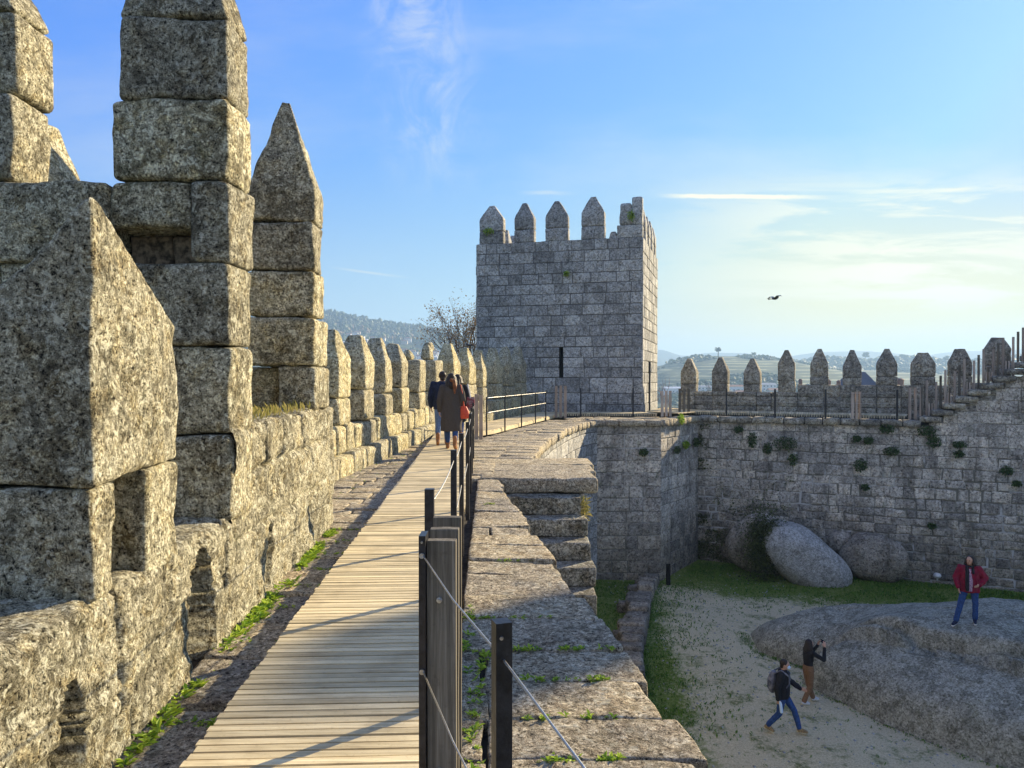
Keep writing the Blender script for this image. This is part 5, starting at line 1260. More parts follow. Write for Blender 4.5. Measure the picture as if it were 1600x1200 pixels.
for i, (px, y, a, h_, wm, rm, lab) in enumerate([(1062, 800, 34, 5, 'white_render', 'white_render', 'long white shed beyond the reddish tree at the foot of the terraced hill'), (1094, 760, 22, 6, 'white_render', 'grey_render', 'pale block behind the small grey leafless tree'), (1148, 740, 16, 5, 'white_render', 'tile_roof', 'white house seen in the gap right of the second far merlon'),
    (1200, 730, 14, 6, 'white_render', 'grey_render', 'white building seen in the gap right of the third far merlon'), (1208, 700, 10, 5, 'cream_render', 'tile_roof', 'small cream house beside the white building right of the third far merlon'), (1156, 700, 9, 4, 'cream_render', 'tile_roof', 'small cream house right of the second far merlon')]):
    x = xof(px, y); house('valley_house', lab, (x, y, hT(x, y) + 1), a, 9, h_, wm, rm, 'gable', 2)
rf_ = random.Random(3); mf = MB(); ma = MB()
for _ in range(6500):
    y = 1120 + 600 * rf_.random() ** 0.6; x = rf_.uniform(-620, 160) * y / 1500
    if y < 1420 and noise.noise(Vector((x * 0.012, y * 0.012, 7))) < 0.06: continue
    if any((x - q[0]) ** 2 + (y - q[1]) ** 2 < (13 if y > q[1] else 26) ** 2 and abs(x - q[0]) < 13 for q in spots): continue
    z = hL(x, y); s = rf_.uniform(4, 8); aut = noise.noise(Vector((x * 0.02, y * 0.02, 1))) > 0.2 and y < 1550
    crown(ma if aut and rf_.random() < .6 else mf, Vector((x, y, z - 1)), s * 0.75, s * rf_.uniform(1.2, 2.2), rf_, rf_.random() < 0.5)
tag(mf.build('hillside_forest', M['forest']), 'green pine and oak forest covering the left hill', 'forest', kind='stuff'); tag(ma.build('autumn_woods', M['rustwood']), 'brown autumn trees among the houses on the left hill', 'forest', kind='stuff')
mf = MB()
for _ in range(3600):
    y = 1250 + 420 * rf_.random() ** 0.5; x = rf_.uniform(0.36, 0.78) * y; z = hR(x, y); s = rf_.uniform(4, 8.5)
    crown(mf, Vector((x, y, z - 1)), s * 0.9, s * rf_.uniform(1.1, 1.9), rf_, rf_.random() < 0.3)
tag(mf.build('ridge_woods', M['forest']), 'dark woodland along the right hazy ridge', 'forest', kind='stuff')
mf = MB()
for _ in range(420):
    x = rf_.uniform(0.19, 0.45) * 1130; y = rf_.uniform(1080, 1170); z = hT(x, y)
    if noise.noise(Vector((x * 0.02, 2, 7))) < -0.05: continue
    crown(mf, Vector((x, y, z - 1)), rf_.uniform(1.5, 4), rf_.uniform(3, 6), rf_, False)
for _ in range(900):
    x = rf_.uniform(0.19, 0.40) * 760; y = rf_.uniform(660, 880)
    crown(mf, Vector((x, y, hT(x, y) - 1)), rf_.uniform(2, 4), rf_.uniform(3, 6), rf_, False)
tag(mf.build('hedgerow_trees', M['forest']), 'small trees along the crest and foot of the terraced hill', 'trees', kind='stuff')
def pine(px, pytop, d, hfun, label, w_=1.0):
    x = xof(px, d); zt = zof(pytop, d); zb = hfun(x, d) - 1; t = thing('pine_tree', label, 'tree', (x, d, zb)); mb = MB(); tube(mb, [(x, d, zb), (x + 0.4, d, zt - 3)], [0.9, 0.5], 6); mb.build('trunk', M['twig'], t)
    mb = MB(); H_ = (zt - zb) * 0.45
    for _ in range(26): crown(mb, Vector((x + rf_.uniform(-1, 1) * H_ * 0.42 * w_, d + rf_.uniform(-3, 3), zt - H_ + rf_.random() * H_ * 0.8)), H_ * 0.30 * w_, H_ * 0.36, rf_, False)
    mb.build('crown', M['pine'], t)
pine(1122, 543, 1120, hT, 'lone umbrella pine rising above the terraced hill crest', 1.0)
pine(1178, 551, 1120, hT, 'short pine at the right end of the terraced hill crest', 1.2)
pine(1352, 551, 1600, hR, 'leftmost round pine standing above the right wooded ridge', 1.1)
pine(1478, 556, 1500, hR, 'lone tree between the merlons on the right wooded ridge', 1.1)
pine(1412, 554, 1600, hR, 'bushy pine crowning the middle of the right wooded ridge', 1.8)

# palace with slate roof and brick chimneys behind the far parapet
pl_ = thing('palace', 'palace with a dark slate pyramid roof and brick chimneys beyond the far parapet', 'palace', (46, 98, -13))
mb = MB(); box(mb, 34, 60, 94, 104, -14, -0.9); mb.build('wall', WM['grey_render'], pl_)
mb = MB(); x0, x1 = xof(1305, 98), xof(1370, 98); xm0, xm1 = xof(1326, 98), xof(1352, 98)
mb.add([Vector(q) for q in [(x0, 95, -0.7), (x1, 95, -0.7), (x1, 101, -0.7), (x0, 101, -0.7), (xm0, 98, 2.3), (xm1, 98, 2.3)]], [(0, 1, 5, 4), (2, 3, 4, 5), (0, 4, 3), (1, 2, 5), (0, 3, 2, 1)]); mb.build('roof', WM['slate_roof'], pl_)
for px, wpx, tp_ in ((1253, 6, 592), (1298, 6, 593), (1409, 12, 591), (1313, 6, 594)):
    mb = MB(); x = xof(px, 94); z = zof(tp_, 94); tube(mb, [(x, 94.5, -1.5), (x, 94.5, z - .25), (x, 94.5, z - .2), (x, 94.5, z)], [wpx * 94 / F / 2] * 2 + [wpx * 94 / F / 2 * 1.15, wpx * 94 / F / 2 * .5], 12); mb.build('chimney', WM['old_brick'], pl_)

# ---- shadow caster: shaft added out of view to throw the band over the coping
blocker = thing('shadow_caster', 'unseen narrow stone shaft added beyond the right of the view to cast a shadow band', 'tower', (29.3, 30.2, 0))
mb = MB(); S_ = 0.5; cx_, cy_ = 0.30 + sdir.x / math.cos(SUN_EL) * 38, 4.85 + sdir.y / math.cos(SUN_EL) * 38
zt_ = 38 * math.tan(SUN_EL) + 0.6
masonry(mb, [(cx_ - S_, cy_ - S_), (cx_ + S_, cy_ - S_), (cx_ + S_, cy_ + S_), (cx_ - S_, cy_ + S_), (cx_ - S_, cy_ - S_)], -6, zt_, 0.5, 0.7, seed=90); mb.build('wall', [M['tower'], M['joint_tower']], blocker)

# ---- birds
def bird(label, c, s, yaw, wing):
    t = thing('bird', label, 'bird', tuple(c)); ca, sa = math.cos(yaw), math.sin(yaw); W_ = lambda x, y, z: Vector(c) + Vector((ca * x - sa * y, sa * x + ca * y, z)) * s
    mb = MB(); tube(mb, [W_(0, -.16, -.01), W_(0, -.08, 0), W_(0, 0.02, 0.01), W_(0, .11, .03), W_(0, .15, .06), W_(0, .185, .055), W_(0, .22, .045)], [.012 * s, .04 * s, .055 * s, .042 * s, .03 * s, .02 * s, .003 * s], 9); tube(mb, [W_(0, -.3, -.02), W_(0, -.14, 0)], [.03 * s, .015 * s], 4); mb.build('body', M['metal'], t, smooth=True)
    for sd in (-1, 1):
        mb = MB()
        if wing: vs = [W_(sd * .03, .08, .02), W_(sd * .25, .1, .12), W_(sd * .5, -.02, .05), W_(sd * .24, -.07, .10), W_(sd * .03, -.07, .02)]
        else: vs = [W_(sd * .045, .08, .035), W_(sd * .06, -.02, .03), W_(sd * .035, -.2, 0), W_(sd * .02, -.1, .045), W_(sd * .02, .05, .055)]
        vs2 = [v + Vector((0, 0, .008 * s)) for v in vs]; mb.add(vs + vs2, [(4, 3, 2, 1, 0), (5, 6, 7, 8, 9)] + [(i, (i + 1) % 5, 5 + (i + 1) % 5, 5 + i) for i in range(5)]); mb.build('wing', M['metal'], t)
bird('dark bird gliding against the pale sky right of the tower', P(1210, 467, 45), 1.5, R(-75), True)
bird('pigeon perched on the parapet merlon left of the tower', P(734, 540, 25.8), 0.75, R(60), False)
#PART5

# ================================================================ PEOPLE
def cloth(name, c, c2=None, rough=0.9, sc_=30): return flat(name, c, rough, 0, 0.3, sc_, 0.2, c2)
PM = dict(skin=cloth('skin', (0.50, 0.30, 0.21), (0.44, 0.25, 0.17), 0.6, 12), dark_hair=cloth('dark_hair', (0.018, 0.013, 0.012), (0.035, 0.025, 0.02), 0.5, 60), sunlit_orange=cloth('sunlit_hair_tint', (0.10, 0.035, 0.018), (0.30, 0.11, 0.035), 0.5, 25),
          coat=cloth('charcoal_brown_wool', (0.085, 0.07, 0.058), (0.055, 0.046, 0.04), 0.95, 90), navy=cloth('navy_cloth', (0.02, 0.028, 0.06), (0.012, 0.016, 0.035)), jeans=cloth('blue_denim', (0.03, 0.075, 0.22), (0.02, 0.045, 0.13), 0.9, 18),
          palejeans=cloth('pale_denim', (0.14, 0.22, 0.36), (0.09, 0.14, 0.25)), boot=cloth('tan_leather', (0.33, 0.15, 0.06), (0.22, 0.10, 0.04), 0.6), black=cloth('black_cloth', (0.012, 0.012, 0.014), (0.02, 0.02, 0.024)),
          tan=cloth('tan_corduroy', (0.21, 0.12, 0.065), (0.15, 0.085, 0.045)), white=cloth('white_leather', (0.62, 0.62, 0.62), (0.5, 0.5, 0.5), 0.6), crimson=cloth('crimson_jacket_cloth', (0.22, 0.008, 0.03), (0.13, 0.005, 0.02), 0.7, 14),
          red=cloth('red_leather', (0.62, 0.09, 0.04), (0.5, 0.06, 0.03), 0.45), mask=cloth('pale_blue_mask', (0.55, 0.70, 0.85), (0.5, 0.64, 0.8)), print_=cloth('printed_blouse', (0.55, 0.38, 0.42), (0.16, 0.08, 0.20), 0.8, 45), eye=cloth('eye', (0.02, 0.015, 0.01)), lips=cloth('lips', (0.35, 0.10, 0.08)),
          spots=cloth('leopard_sneaker', (0.45, 0.32, 0.16), (0.05, 0.035, 0.02), 0.7, 90), sole=cloth('cream_rubber', (0.62, 0.56, 0.40)), pack=cloth('blue_grey_pack_cloth', (0.05, 0.06, 0.09), (0.22, 0.22, 0.25), 0.8, 9), stripe=cloth('maroon_cloth', (0.18, 0.03, 0.04), (0.3, 0.28, 0.26), 0.8, 12))
SC2 = bpy.data.scenes.new('remesh_scene')
class Blob:
    def __init__(s, loc, yaw, k=1.0): s.mb = MB(); s.l = Vector(loc); s.rm = Matrix.Rotation(yaw, 3, 'Z'); s.k = k
    def w(s, p): return s.l + s.rm @ (Vector(p) * s.k)
    def ell(s, c, r, n_=12, tilt=None):
        vs = []; fs = []; tm = Matrix.Rotation(tilt[0], 3, tilt[1]) if tilt else Matrix.Identity(3)
        for j in range(1, n_):
            th = math.pi * j / n_
            for i in range(n_ * 2):
                ph = math.pi * i / n_; vs.append(s.w(Vector(c) + tm @ Vector((r[0] * math.sin(th) * math.cos(ph), r[1] * math.sin(th) * math.sin(ph), r[2] * math.cos(th)))))
        m_ = n_ * 2
        for j in range(n_ - 2):
            for i in range(m_): a = j * m_ + i; b_ = j * m_ + (i + 1) % m_; fs.append((a, a + m_, b_ + m_, b_))
        fs.append(tuple(reversed(range(m_)))) ; fs.append(tuple(range((n_ - 2) * m_, (n_ - 1) * m_)))
        fs[-2] = tuple(range(m_)); fs[-1] = tuple(reversed(range((n_ - 2) * m_, (n_ - 1) * m_)))
        s.mb.add(vs, fs)
    def cap(s, a, b_, ra, rb):
        a, b_ = Vector(a), Vector(b_); s.ell(a, (ra,) * 3, 8); s.ell(b_, (rb,) * 3, 8)
        d = (b_ - a)
        if d.length < 1e-5: return
        d.normalize(); up = Vector((0, 0, 1)) if abs(d.z) < .9 else Vector((1, 0, 0)); u = d.cross(up).normalized(); v = u.cross(d); vs = []; n_ = 14
        for p, r in ((a, ra), (b_, rb)):
            for i in range(n_): t = 6.2832 * i / n_; vs.append(s.w(p + (u * math.cos(t) + v * math.sin(t)) * r))
        fs = [(i, (i + 1) % n_, n_ + (i + 1) % n_, n_ + i) for i in range(n_)] + [tuple(reversed(range(n_))), tuple(range(n_, 2 * n_))]; s.mb.add(vs, fs)
    def chain(s, pts, rs):
        for i in range(len(pts) - 1): s.cap(pts[i], pts[i + 1], rs[i], rs[i + 1])
    def torso(s, rings, n_=20):
        """rings: (centre, rx, ry)"""
        vs = []; fs = []
        for c, rx, ry in rings:
            for i in range(n_): t = 6.2832 * i / n_; vs.append(s.w(Vector(c) + Vector((rx * math.cos(t), ry * math.sin(t), 0))))
        for j in range(len(rings) - 1):
            for i in range(n_): a = j * n_ + i; b_ = j * n_ + (i + 1) % n_; fs.append((a, b_, b_ + n_, a + n_))
        fs += [tuple(reversed(range(n_))), tuple(range((len(rings) - 1) * n_, len(rings) * n_))]; s.mb.add(vs, fs)
    def build(s, name, mat, parent, voxel=0.012, sm=3, wrinkle=0.0):
        tmp = s.mb.build(name, mat, parent); md = tmp.modifiers.new('r', 'REMESH'); md.mode = 'VOXEL'; md.voxel_size = voxel * s.k; md.use_smooth_shade = True
        if sm: m2 = tmp.modifiers.new('s', 'SMOOTH'); m2.iterations = sm; m2.factor = 0.6
        sc.collection.objects.unlink(tmp); SC2.collection.objects.link(tmp); par = tmp.parent; tmp.parent = None; SC2.view_layers[0].update(); ev = tmp.evaluated_get(SC2.view_layers[0].depsgraph); me = bpy.data.meshes.new_from_object(ev); SC2.collection.objects.unlink(tmp); link(tmp); tmp.parent = par
        old = tmp.data; tmp.modifiers.clear(); tmp.data = me; bpy.data.meshes.remove(old); me.name = name
        if not len(me.materials): me.materials.append(mat)
        if wrinkle:
            for v in me.vertices:
                p = Vector(v.co); v.co = p + Vector(v.normal) * (noise.noise(Vector((p.x * 14, p.y * 14, p.z * 7))) * wrinkle)
        me.polygons.foreach_set('use_smooth', [True] * len(me.polygons)); return tmp
def hand(b, wr, d, palmn, curl=0.5, s=1.0, side=1):
    d = Vector(d).normalized(); pn = Vector(palmn).normalized(); sd = d.cross(pn).normalized() * side
    b.cap(Vector(wr), Vector(wr) + d * 0.03, .024 * s, .026 * s)
    for k in (-1, 0, 1): b.cap(Vector(wr) + d * .03 + sd * .018 * k, Vector(wr) + d * 0.085 + sd * .024 * k, .015 * s, .013 * s)
    for k, L in ((-1.5, .058), (-.5, .07), (.5, .074), (1.5, .066)):
        p0 = Vector(wr) + d * .088 + sd * .0185 * k; d1 = (d + pn * curl * .6).normalized(); p1 = p0 + d1 * L * .5; d2 = (d + pn * curl * 1.8).normalized(); p2 = p1 + d2 * L * .5; b.chain([p0, p1, p2], [.0095 * s, .009 * s, .0075 * s])
    t0 = Vector(wr) + d * .03 + sd * .022; t1 = t0 + (d * .55 + sd * .7 + pn * .25).normalized() * .036; t2 = t1 + (d * .9 + sd * .2 + pn * .4).normalized() * .03; b.chain([t0, t1, t2], [.013 * s, .011 * s, .009 * s])
def person(label, loc, yaw, k, J, top, legs, shoes, hair, extras=None):
    """J: joints in metres for a 1.65 m figure facing +y"""
    t = thing('person', label, 'person', loc); B = lambda: Blob(loc, yaw, k); v = {n_: Vector(p) for n_, p in J.items() if isinstance(p, tuple)}
    D = {'head': (0, .02, 1.53), 'neck': (0, 0, 1.38), 'chest': (0, 0, 1.24), 'waist': (0, 0, 1.04), 'hip': (0, 0, .9)}
    for n_, p in D.items(): v.setdefault(n_, Vector(p))
    look = Vector(J.get('look', (0, 1, 0))).normalized(); hd = v['head']; sr = Vector((look.y, -look.x, 0)).normalized()
    b = B(); b.ell(hd + Vector((0, 0, .01)), (.072, .088, .098), 14); b.ell(hd + look * .02 - Vector((0, 0, .055)), (.054, .062, .055)); b.cap(v['neck'] - Vector((0, 0, .04)), hd - Vector((0, 0, .05)) - look * .02, .054, .048)
    b.cap(hd + look * .088 + Vector((0, 0, .005)), hd + look * .103 - Vector((0, 0, .018)), .009, .014); b.ell(hd + look * .083 - Vector((0, 0, .052)), (.022, .016, .011)); b.cap(hd + look * .075 + Vector((0, 0, .028)) + sr * .03, hd + look * .075 + Vector((0, 0, .028)) - sr * .03, .014, .014)
    for s_ in (-1, 1): b.ell(hd + sr * .074 * s_ - look * .005, (.012, .02, .03))
    b.torso([(v['hip'] - Vector((0, 0, .06)), .13, .09), (v['hip'], .155, .10), (v['waist'], .125, .085), (v['chest'], .15, .10), (v['chest'] + Vector((0, 0, .10)), .15, .08), (v['neck'] - Vector((0, 0, .02)), .06, .055)])
    for s_ in 'LR':
        b.chain([v['sh' + s_], v['el' + s_], v['wr' + s_]], [.048, .038, .026]); b.chain([v['hj' + s_], v['kn' + s_], v['an' + s_]], [.078, .052, .036]); b.chain([v['an' + s_], v['to' + s_]], [.036, .026])
        d = v['wr' + s_] - v['el' + s_]; hdn = J.get('hd' + s_); hand(b, v['wr' + s_], hdn if hdn else d, J.get('pn' + s_, (1 if s_ == 'L' else -1, 0.3, 0)), J.get('curl' + s_, .6), 1.0, 1 if s_ == 'R' else -1)
    b.build('body', PM['skin'], t, 0.0078, 2)
    for s_ in (-1, 1):
        b = B(); b.ell(hd + look * .083 + sr * .03 * s_ + Vector((0, 0, .010)), (.011, .009, .007), 8); b.build('eye', PM['eye'], t, .004, 0)
    b = B(); b.cap(hd + look * .099 - Vector((0, 0, .05)) + sr * .017, hd + look * .099 - Vector((0, 0, .05)) - sr * .017, .006, .006); b.build('mouth', PM['lips'], t, .004, 0)
    # trousers
    b = B(); b.torso([(v['hip'] - Vector((0, 0, .09)), .15, .105), (v['hip'], .175, .12), (v['waist'] - Vector((0, 0, .03)), .145, .10)])
    for s_ in 'LR':
        ld = (v['an' + s_] - v['kn' + s_]); b.chain([v['hj' + s_], v['kn' + s_], v['kn' + s_] + ld * .5, v['kn' + s_] + ld * legs[1]], [.096, .068, .062, legs[2]])
    b.build('trousers', PM[legs[0]], t, .013, 2, .006)
    for s_ in 'LR':
        an, to = v['an' + s_], v['to' + s_]; f_ = (to - an); f_.z = 0; f_.normalize(); sh = MB; b = B()
        b.chain([an + Vector((0, 0, shoes[1])), an, an - f_ * .02 - Vector((0, 0, .02))], [.047, .047, .044]); b.cap(an - Vector((0, 0, .025)), to, .042, .036); b.cap(an + f_ * .06 + Vector((0, 0, -.01)), to, .04, .034)
        ob = b.build('shoe', PM[shoes[0]], t, .008, 2)
        b = B(); z = Vector((0, 0, -.036)); b.cap(an - f_ * .04 + z * 1.05, to + z * .8, .036, .034); ob2 = b.build('sole', PM[shoes[2]], ob, .009, 1)
    # top
    b = B(); b.torso(top['rings'])
    ws = top.get('sleeve', .92)
    for s_ in 'LR':
        sh_, el, wr = v['sh' + s_], v['el' + s_], v['wr' + s_]; fat = top.get('fat', 1.0); b.cap(v['neck'] - Vector((0, 0, .06)), sh_, .06 * fat, .06 * fat); b.chain([sh_, el, el + (wr - el) * ws], [.066 * fat, .056 * fat, .044 * fat])
    b.build(top['name'], PM[top['mat']], t, .013, 3, top.get('wr', .010))
    if top.get('collar'):
        b = B(); c_ = v['neck']
        for i in range(14): a = 6.283 * i / 14; a2 = 6.283 * (i + 1) / 14; b.cap(c_ + Vector((math.cos(a) * .075, math.sin(a) * .07, 0.0)), c_ + Vector((math.cos(a2) * .075, math.sin(a2) * .07, 0)), .034, .034)
        b.build('collar', PM[top['collar']], t, .010, 2)
    # hair
    if hair:
        b = B(); b.ell(hd - look * .022 + Vector((0, 0, .03)), (.086, .093, .092), 14)
        L = hair[1]
        if L > 0:
            for a in range(-4, 5):
                an = a / 4 * 1.55; dr = (-look * math.cos(an) + sr * math.sin(an)); p0 = hd + dr * .07 + Vector((0, 0, .02)); p1 = p0 + dr * .022 - Vector((0, 0, .10)); p2 = p1 + dr * .012 - Vector((0, 0, L * .5)); p3 = p2 - Vector((0, 0, L * .5)) - dr * .01
                b.chain([p0, p1, p2, p3], [.035, .040, .034, .015])
            b.chain([hd - look * .05, hd - look * .10 - Vector((0, 0, .14)), hd - look * .10 - Vector((0, 0, .10 + L))], [.07, .075, .03])
        else: b.cap(hd - look * .03, hd - look * .05 - Vector((0, 0, .05)), .072, .055)
        b.build('hair', PM[hair[0]], t, .008, 2, .006)
    if extras: extras(t, B, v, look, sr)
    return t
def legsJ(stepL=0.0, stepR=0.0, hw=.09):
    J = {}
    for s_, st_, sg in (('L', stepL, -1), ('R', stepR, 1)):
        back = st_ < 0
        J['hj' + s_] = (sg * hw, 0, .87); J['kn' + s_] = (sg * hw, st_ * .45 + .05, .48 if not back else .50); J['an' + s_] = (sg * hw * .9, st_, .085 if not back else .13); J['to' + s_] = (sg * hw * 1.1, st_ + .14, .04 if not back else .045)
    return J
# walkers on the boardwalk
J = legsJ(.16, -.2); J.update(shL=(-.175, 0, 1.33), elL=(-.25, -.03, 1.08), wrL=(-.255, .02, .84), shR=(.175, 0, 1.33), elR=(.25, -.06, 1.08), wrR=(.20, .10, .92), curlR=1.2)
long_coat = dict(name='coat', mat='coat', sleeve=.97, fat=1.22, wr=.012, collar='coat', rings=[((0, -.01, .40), .235, .17), ((0, 0, .62), .232, .175), ((0, 0, .9), .215, .16), ((0, 0, 1.1), .195, .145), ((0, 0, 1.27), .19, .135), ((0, 0, 1.36), .14, .10), ((0, 0, 1.41), .07, .065)])
wa = (-1.31, 15.9, 0.0)
def ex(t, B, v, look, sr):
    b = B(); b.chain([(.06, -.12, 1.48), (.08, -.14, 1.36), (.075, -.15, 1.22)], [.04, .045, .02]); b.chain([(.0, -.12, 1.5), (.09, -.10, 1.42)], [.035, .03]); b.build('sunlit_lock', PM['sunlit_orange'], t, .008, 2)  # orange lock paints the sunlit right side of her dark hair
person('woman with long dark hair tinted as sunlit at right in a long charcoal coat walking away on the boardwalk', wa, R(3), 1.0, J, long_coat, ('jeans', .8, .05), ('boot', .14, 'boot'), ('dark_hair', .16), ex)
hb = thing('handbag', 'orange-red leather shoulder bag hanging at the coat wearer\'s right side', 'bag', (wa[0] + .27, wa[1] - .02, .6))
b = Blob(wa, R(3)); b.torso([((.275, -.03, .66), .10, .05), ((.275, -.03, .72), .125, .065), ((.27, -.03, .84), .10, .055), ((.265, -.03, .93), .06, .035)]); b.build('bag_body', PM['red'], hb, .008, 3, .008)
b = Blob(wa, R(3)); b.chain([(.27, -.09, .92), (.255, -.10, 1.15), (.20, -.06, 1.39), (.22, .05, 1.37), (.27, .06, 1.1), (.275, .03, .92)], [.011] * 6); b.build('strap', PM['red'], hb, .006, 1)
J = legsJ(-.18, .14); J.update(shL=(-.195, 0, 1.36), elL=(-.27, -.03, 1.09), wrL=(-.26, .05, .86), shR=(.195, 0, 1.36), elR=(.26, -.02, 1.09), wrR=(.25, .08, .86), look=(-.2, 1, 0))
jacket = dict(name='jacket', mat='navy', sleeve=.97, fat=1.15, wr=.012, collar='navy', rings=[((0, 0, .80), .20, .14), ((0, 0, .95), .20, .145), ((0, 0, 1.12), .195, .14), ((0, 0, 1.28), .20, .135), ((0, 0, 1.38), .15, .10), ((0, 0, 1.43), .07, .065)])
person('person in a navy jacket and pale jeans half hidden left of the coat wearer', (-1.60, 16.9, 0), R(0), 1.03, J, jacket, ('palejeans', .85, .052), ('boot', .12, 'boot'), ('dark_hair', 0))
J = legsJ(.16, -.14); J.update(shL=(-.175, 0, 1.33), elL=(-.25, -.03, 1.08), wrL=(-.25, .06, .85), shR=(.175, 0, 1.33), elR=(.25, -.06, 1.08), wrR=(.235, .06, .85))
jk = dict(jacket); jk['mat'] = 'black'; jk['collar'] = 'stripe'; jk['rings'] = [((0, 0, .52), .22, .15)] + jacket['rings'][1:]
person('curly-haired person in a dark coat and maroon scarf mostly hidden behind the coat wearer', (-1.28, 17.35, 0), R(0), .99, J, jk, ('jeans', .85, .05), ('boot', .12, 'boot'), ('dark_hair', .03))
tb_ = thing('tote_bag', 'cream and dark striped tote bag on the hidden walker\'s shoulder', 'bag', (-.9, 17.1, .9)); b = Blob((-.96, 17.1, 0), 0)
b.torso([((0, 0, .78), .09, .05), ((0, 0, .95), .10, .06), ((0, 0, 1.1), .09, .04)]); b.build('bag_body', PM['stripe'], tb_, .009, 2); b = Blob((-.96, 17.1, 0), 0); b.chain([(0, -.04, 1.08), (-.05, -.07, 1.30), (-.07, 0, 1.40), (-.03, .05, 1.25), (0, .03, 1.08)], [.012] * 5); b.build('strap', PM['white'], tb_, .007, 1)

# masked walker: faces +x towards the camera side
gA = lambda x, y: yard_h(x, y)
J = dict(hjL=(-.09, 0, .87), knL=(-.09, .25, .49), anL=(-.08, .36, .10), toL=(-.09, .50, .06), hjR=(.09, 0, .87), knR=(.09, -.06, .46), anR=(.08, -.32, .13), toR=(.09, -.19, .045),
         shL=(-.18, 0, 1.33), elL=(-.25, .14, 1.09), wrL=(-.23, .36, .96), hdL=(.0, 1, -.25), shR=(.18, -.02, 1.33), elR=(.26, -.10, 1.08), wrR=(.24, -.08, .83), curlR=1.5, curlL=.5, look=(.05, 1, -.08), head=(0, .05, 1.53))
puff = dict(name='jacket', mat='black', sleeve=.98, fat=1.25, wr=.014, collar='black', rings=[((0, 0, .80), .19, .15), ((0, 0, .95), .20, .16), ((0, 0, 1.12), .195, .155), ((0, 0, 1.28), .195, .145), ((0, 0, 1.38), .14, .10), ((0, 0, 1.42), .07, .065)])
pw = (6.03, 16.35, gA(6.03, 16.35))
def ex(t, B, v, look, sr):
    hd = v['head']; b = B(); b.ell(hd + look * .075 - Vector((0, 0, .04)), (.052, .045, .045), 12); b.build('face_mask', PM['mask'], t, .006, 2)
person('person in a black jacket, blue jeans and face mask striding right across the gravel', pw, R(-112), 1.0, J, puff, ('jeans', .88, .058), ('spots', .0, 'sole'), ('dark_hair', 0), ex)
bp_ = thing('backpack', 'blue-grey backpack worn by the striding masked person', 'backpack', (pw[0] - .2, pw[1] + .05, pw[2] + 1.1)); b = Blob(pw, R(-112)); b.torso([((0, -.215, .90), .12, .06), ((0, -.225, 1.0), .145, .095), ((0, -.225, 1.15), .145, .095), ((0, -.20, 1.30), .11, .07), ((0, -.18, 1.36), .06, .04)]); b.build('pack', PM['pack'], bp_, .009, 3, .008)
for s_ in (-1, 1): b = Blob(pw, R(-112)); b.chain([(s_ * .10, -.17, 1.34), (s_ * .12, -.02, 1.43), (s_ * .125, .14, 1.32), (s_ * .14, .15, 1.15), (s_ * .15, .02, 1.0), (s_ * .11, -.15, .95)], [.018] * 6); b.build('strap', PM['pack'], bp_, .008, 1)
bo = thing('water_bottle', 'clear plastic bottle held low in the striding person\'s hand', 'bottle', (pw[0], pw[1], pw[2] + .65)); b = Blob(pw, R(-112)); b.chain([(.25, -.05, .80), (.25, -.03, .74), (.255, -.01, .57)], [.014, .032, .034]); b.build('flask', PM['mask'], bo, .006, 1); b = Blob(pw, R(-112)); b.cap((.25, -.055, .80), (.25, -.055, .82), .017, .017); b.build('cap', PM['white'], bo, .005, 0)

# photographer
J = dict(hjL=(-.09, 0, .87), knL=(-.09, .06, .48), anL=(-.09, .20, .085), toL=(-.10, .34, .04), hjR=(.09, 0, .87), knR=(.09, .0, .48), anR=(.08, -.18, .085), toR=(.09, -.05, .04),
         shL=(-.17, .02, 1.33), elL=(-.20, .24, 1.22), wrL=(-.09, .34, 1.44), hdL=(.2, .2, 1), pnL=(1, .2, 0), shR=(.17, .02, 1.33), elR=(.24, .28, 1.17), wrR=(.12, .38, 1.44), hdR=(-.2, .15, 1), pnR=(-1, .2, 0), curlL=1.1, curlR=1.1, look=(0, 1, .05), head=(0, .03, 1.52))
swt = dict(name='sweater', mat='black', sleeve=.92, fat=.92, wr=.006, rings=[((0, 0, .97), .15, .105), ((0, 0, 1.05), .145, .10), ((0, 0, 1.2), .165, .115), ((0, 0, 1.30), .17, .105), ((0, 0, 1.37), .12, .08), ((0, 0, 1.41), .06, .06)])
pp = (7.23, 17.9, gA(7.23, 17.9))
person('long-haired person in a black top and tan trousers holding up a phone', pp, R(-78), .96, J, swt, ('tan', .93, .062), ('white', .0, 'sole'), ('dark_hair', .12))
ph = thing('phone', 'dark phone held up at face height by the person in tan trousers', 'phone', (pp[0] + .4, pp[1], pp[2] + 1.45)); b = Blob(pp, R(-78), .96); mb = MB()
quadbox(mb, [b.w(q) for q in [(-.09, .415, 1.50), (.075, .415, 1.50), (.075, .426, 1.50), (-.09, .426, 1.50), (-.09, .415, 1.58), (.075, .415, 1.58), (.075, .426, 1.58), (-.09, .426, 1.58)]]); mb.build('case', M['black'], ph)
mb = MB(); quadbox(mb, [b.w(q) for q in [(-.08, .411, 1.506), (.065, .411, 1.506), (.065, .4145, 1.506), (-.08, .4145, 1.506), (-.08, .411, 1.574), (.065, .411, 1.574), (.065, .4145, 1.574), (-.08, .4145, 1.574)]]); mb.build('screen', PM['navy'], ph)

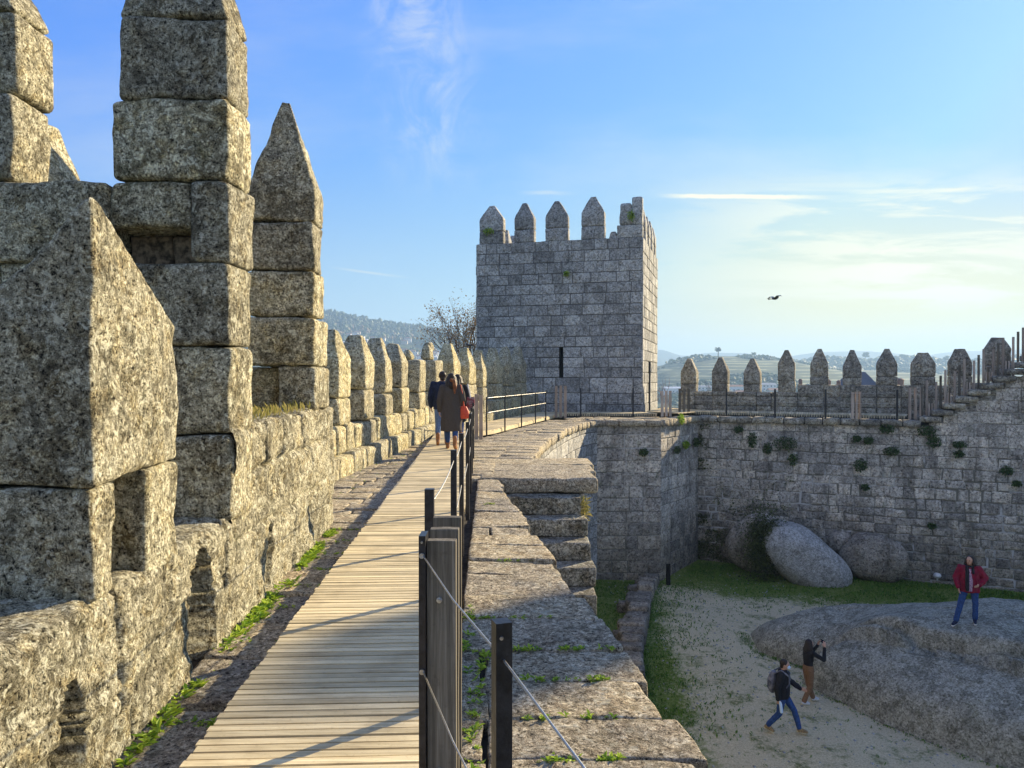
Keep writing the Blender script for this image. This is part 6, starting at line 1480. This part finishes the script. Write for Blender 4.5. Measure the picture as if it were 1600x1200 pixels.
# woman in red on the outcrop
rx, ry = 11.12, 17.85; prd = (rx, ry, rockz(rx, ry) + 0.015)
zz = lambda dx, dy: 0
def ground_off(lx, ly, yaw):
    x = rx + math.cos(yaw) * lx - math.sin(yaw) * ly; y = ry + math.sin(yaw) * lx + math.cos(yaw) * ly; return rockz(x, y) - prd[2]
yw = R(158)
aR = (.30, .08); aL = (-.12, .0)
zR, zL = ground_off(*aR, yw), ground_off(*aL, yw)
J = dict(hjL=(-.09, 0, .87), knL=(-.12, .05, .48 + zL * .5), anL=(aL[0], aL[1], .085 + zL), toL=(-.10, .15, .045 + zL), hjR=(.09, 0, .87), knR=(.20, .07, .48 + zR * .5), anR=(aR[0], aR[1], .085 + zR), toR=(.38, .21, .045 + zR),
         shL=(-.19, 0, 1.33), elL=(-.34, -.02, 1.11), wrL=(-.19, .13, .97), hdL=(.7, .6, -.2), shR=(.19, 0, 1.33), elR=(.28, -.02, 1.08), wrR=(.25, .12, .88), hdR=(-.1, .2, -1), curlL=.7, curlR=.4, look=(.55, .85, 0), head=(0.0, .03, 1.53))
park = dict(name='jacket', mat='crimson', sleeve=.98, fat=1.3, wr=.014, collar='black', rings=[((0, -.01, .76), .225, .15), ((0, -.01, .92), .225, .155), ((0, 0, 1.10), .215, .155), ((0, 0, 1.26), .21, .145), ((0, 0, 1.37), .15, .10), ((0, 0, 1.41), .07, .065)])
def ex(t, B, v, look, sr):
    b = B(); b.torso([((.01, .115, .80), .055, .045), ((.01, .12, 1.0), .065, .055), ((.01, .115, 1.2), .06, .05), ((.01, .08, 1.34), .045, .04)]); b.build('blouse', PM['print_'], t, .008, 2)
    b = B(); b.chain([(.06, .07, 1.38), (.075, .155, 1.22), (.075, .165, 1.0), (.07, .16, .84)], [.04, .042, .045, .04]); b.chain([(-.05, .07, 1.38), (-.055, .14, 1.25)], [.04, .03]); b.build('scarf', PM['black'], t, .009, 2)
person('dark-haired woman in a crimson jacket and blue jeans standing on the outcrop', prd, yw, 1.0, J, park, ('jeans', .90, .062), ('navy', .0, 'white'), ('dark_hair', .03), ex)

bpy.data.scenes.remove(SC2)
# ================================================================ HAZE
m = bpy.data.materials.new('haze'); m.use_nodes = True; t = m.node_tree; t.nodes.clear(); n = N(t)
pv = n.n('ShaderNodeVolumePrincipled'); pv.inputs['Color'].default_value = (0.44, 0.68, 1.0, 1); pv.inputs['Density'].default_value = HAZE; pv.inputs['Anisotropy'].default_value = 0.2
oo = n.n('ShaderNodeOutputMaterial'); n.l.new(pv.outputs[0], oo.inputs['Volume'])
mb = MB(); box(mb, -5000, 5000, -5000, 5000, -78, 215); tag(mb.build('haze', m), 'thin bluish morning haze over the valley', 'haze', kind='stuff')
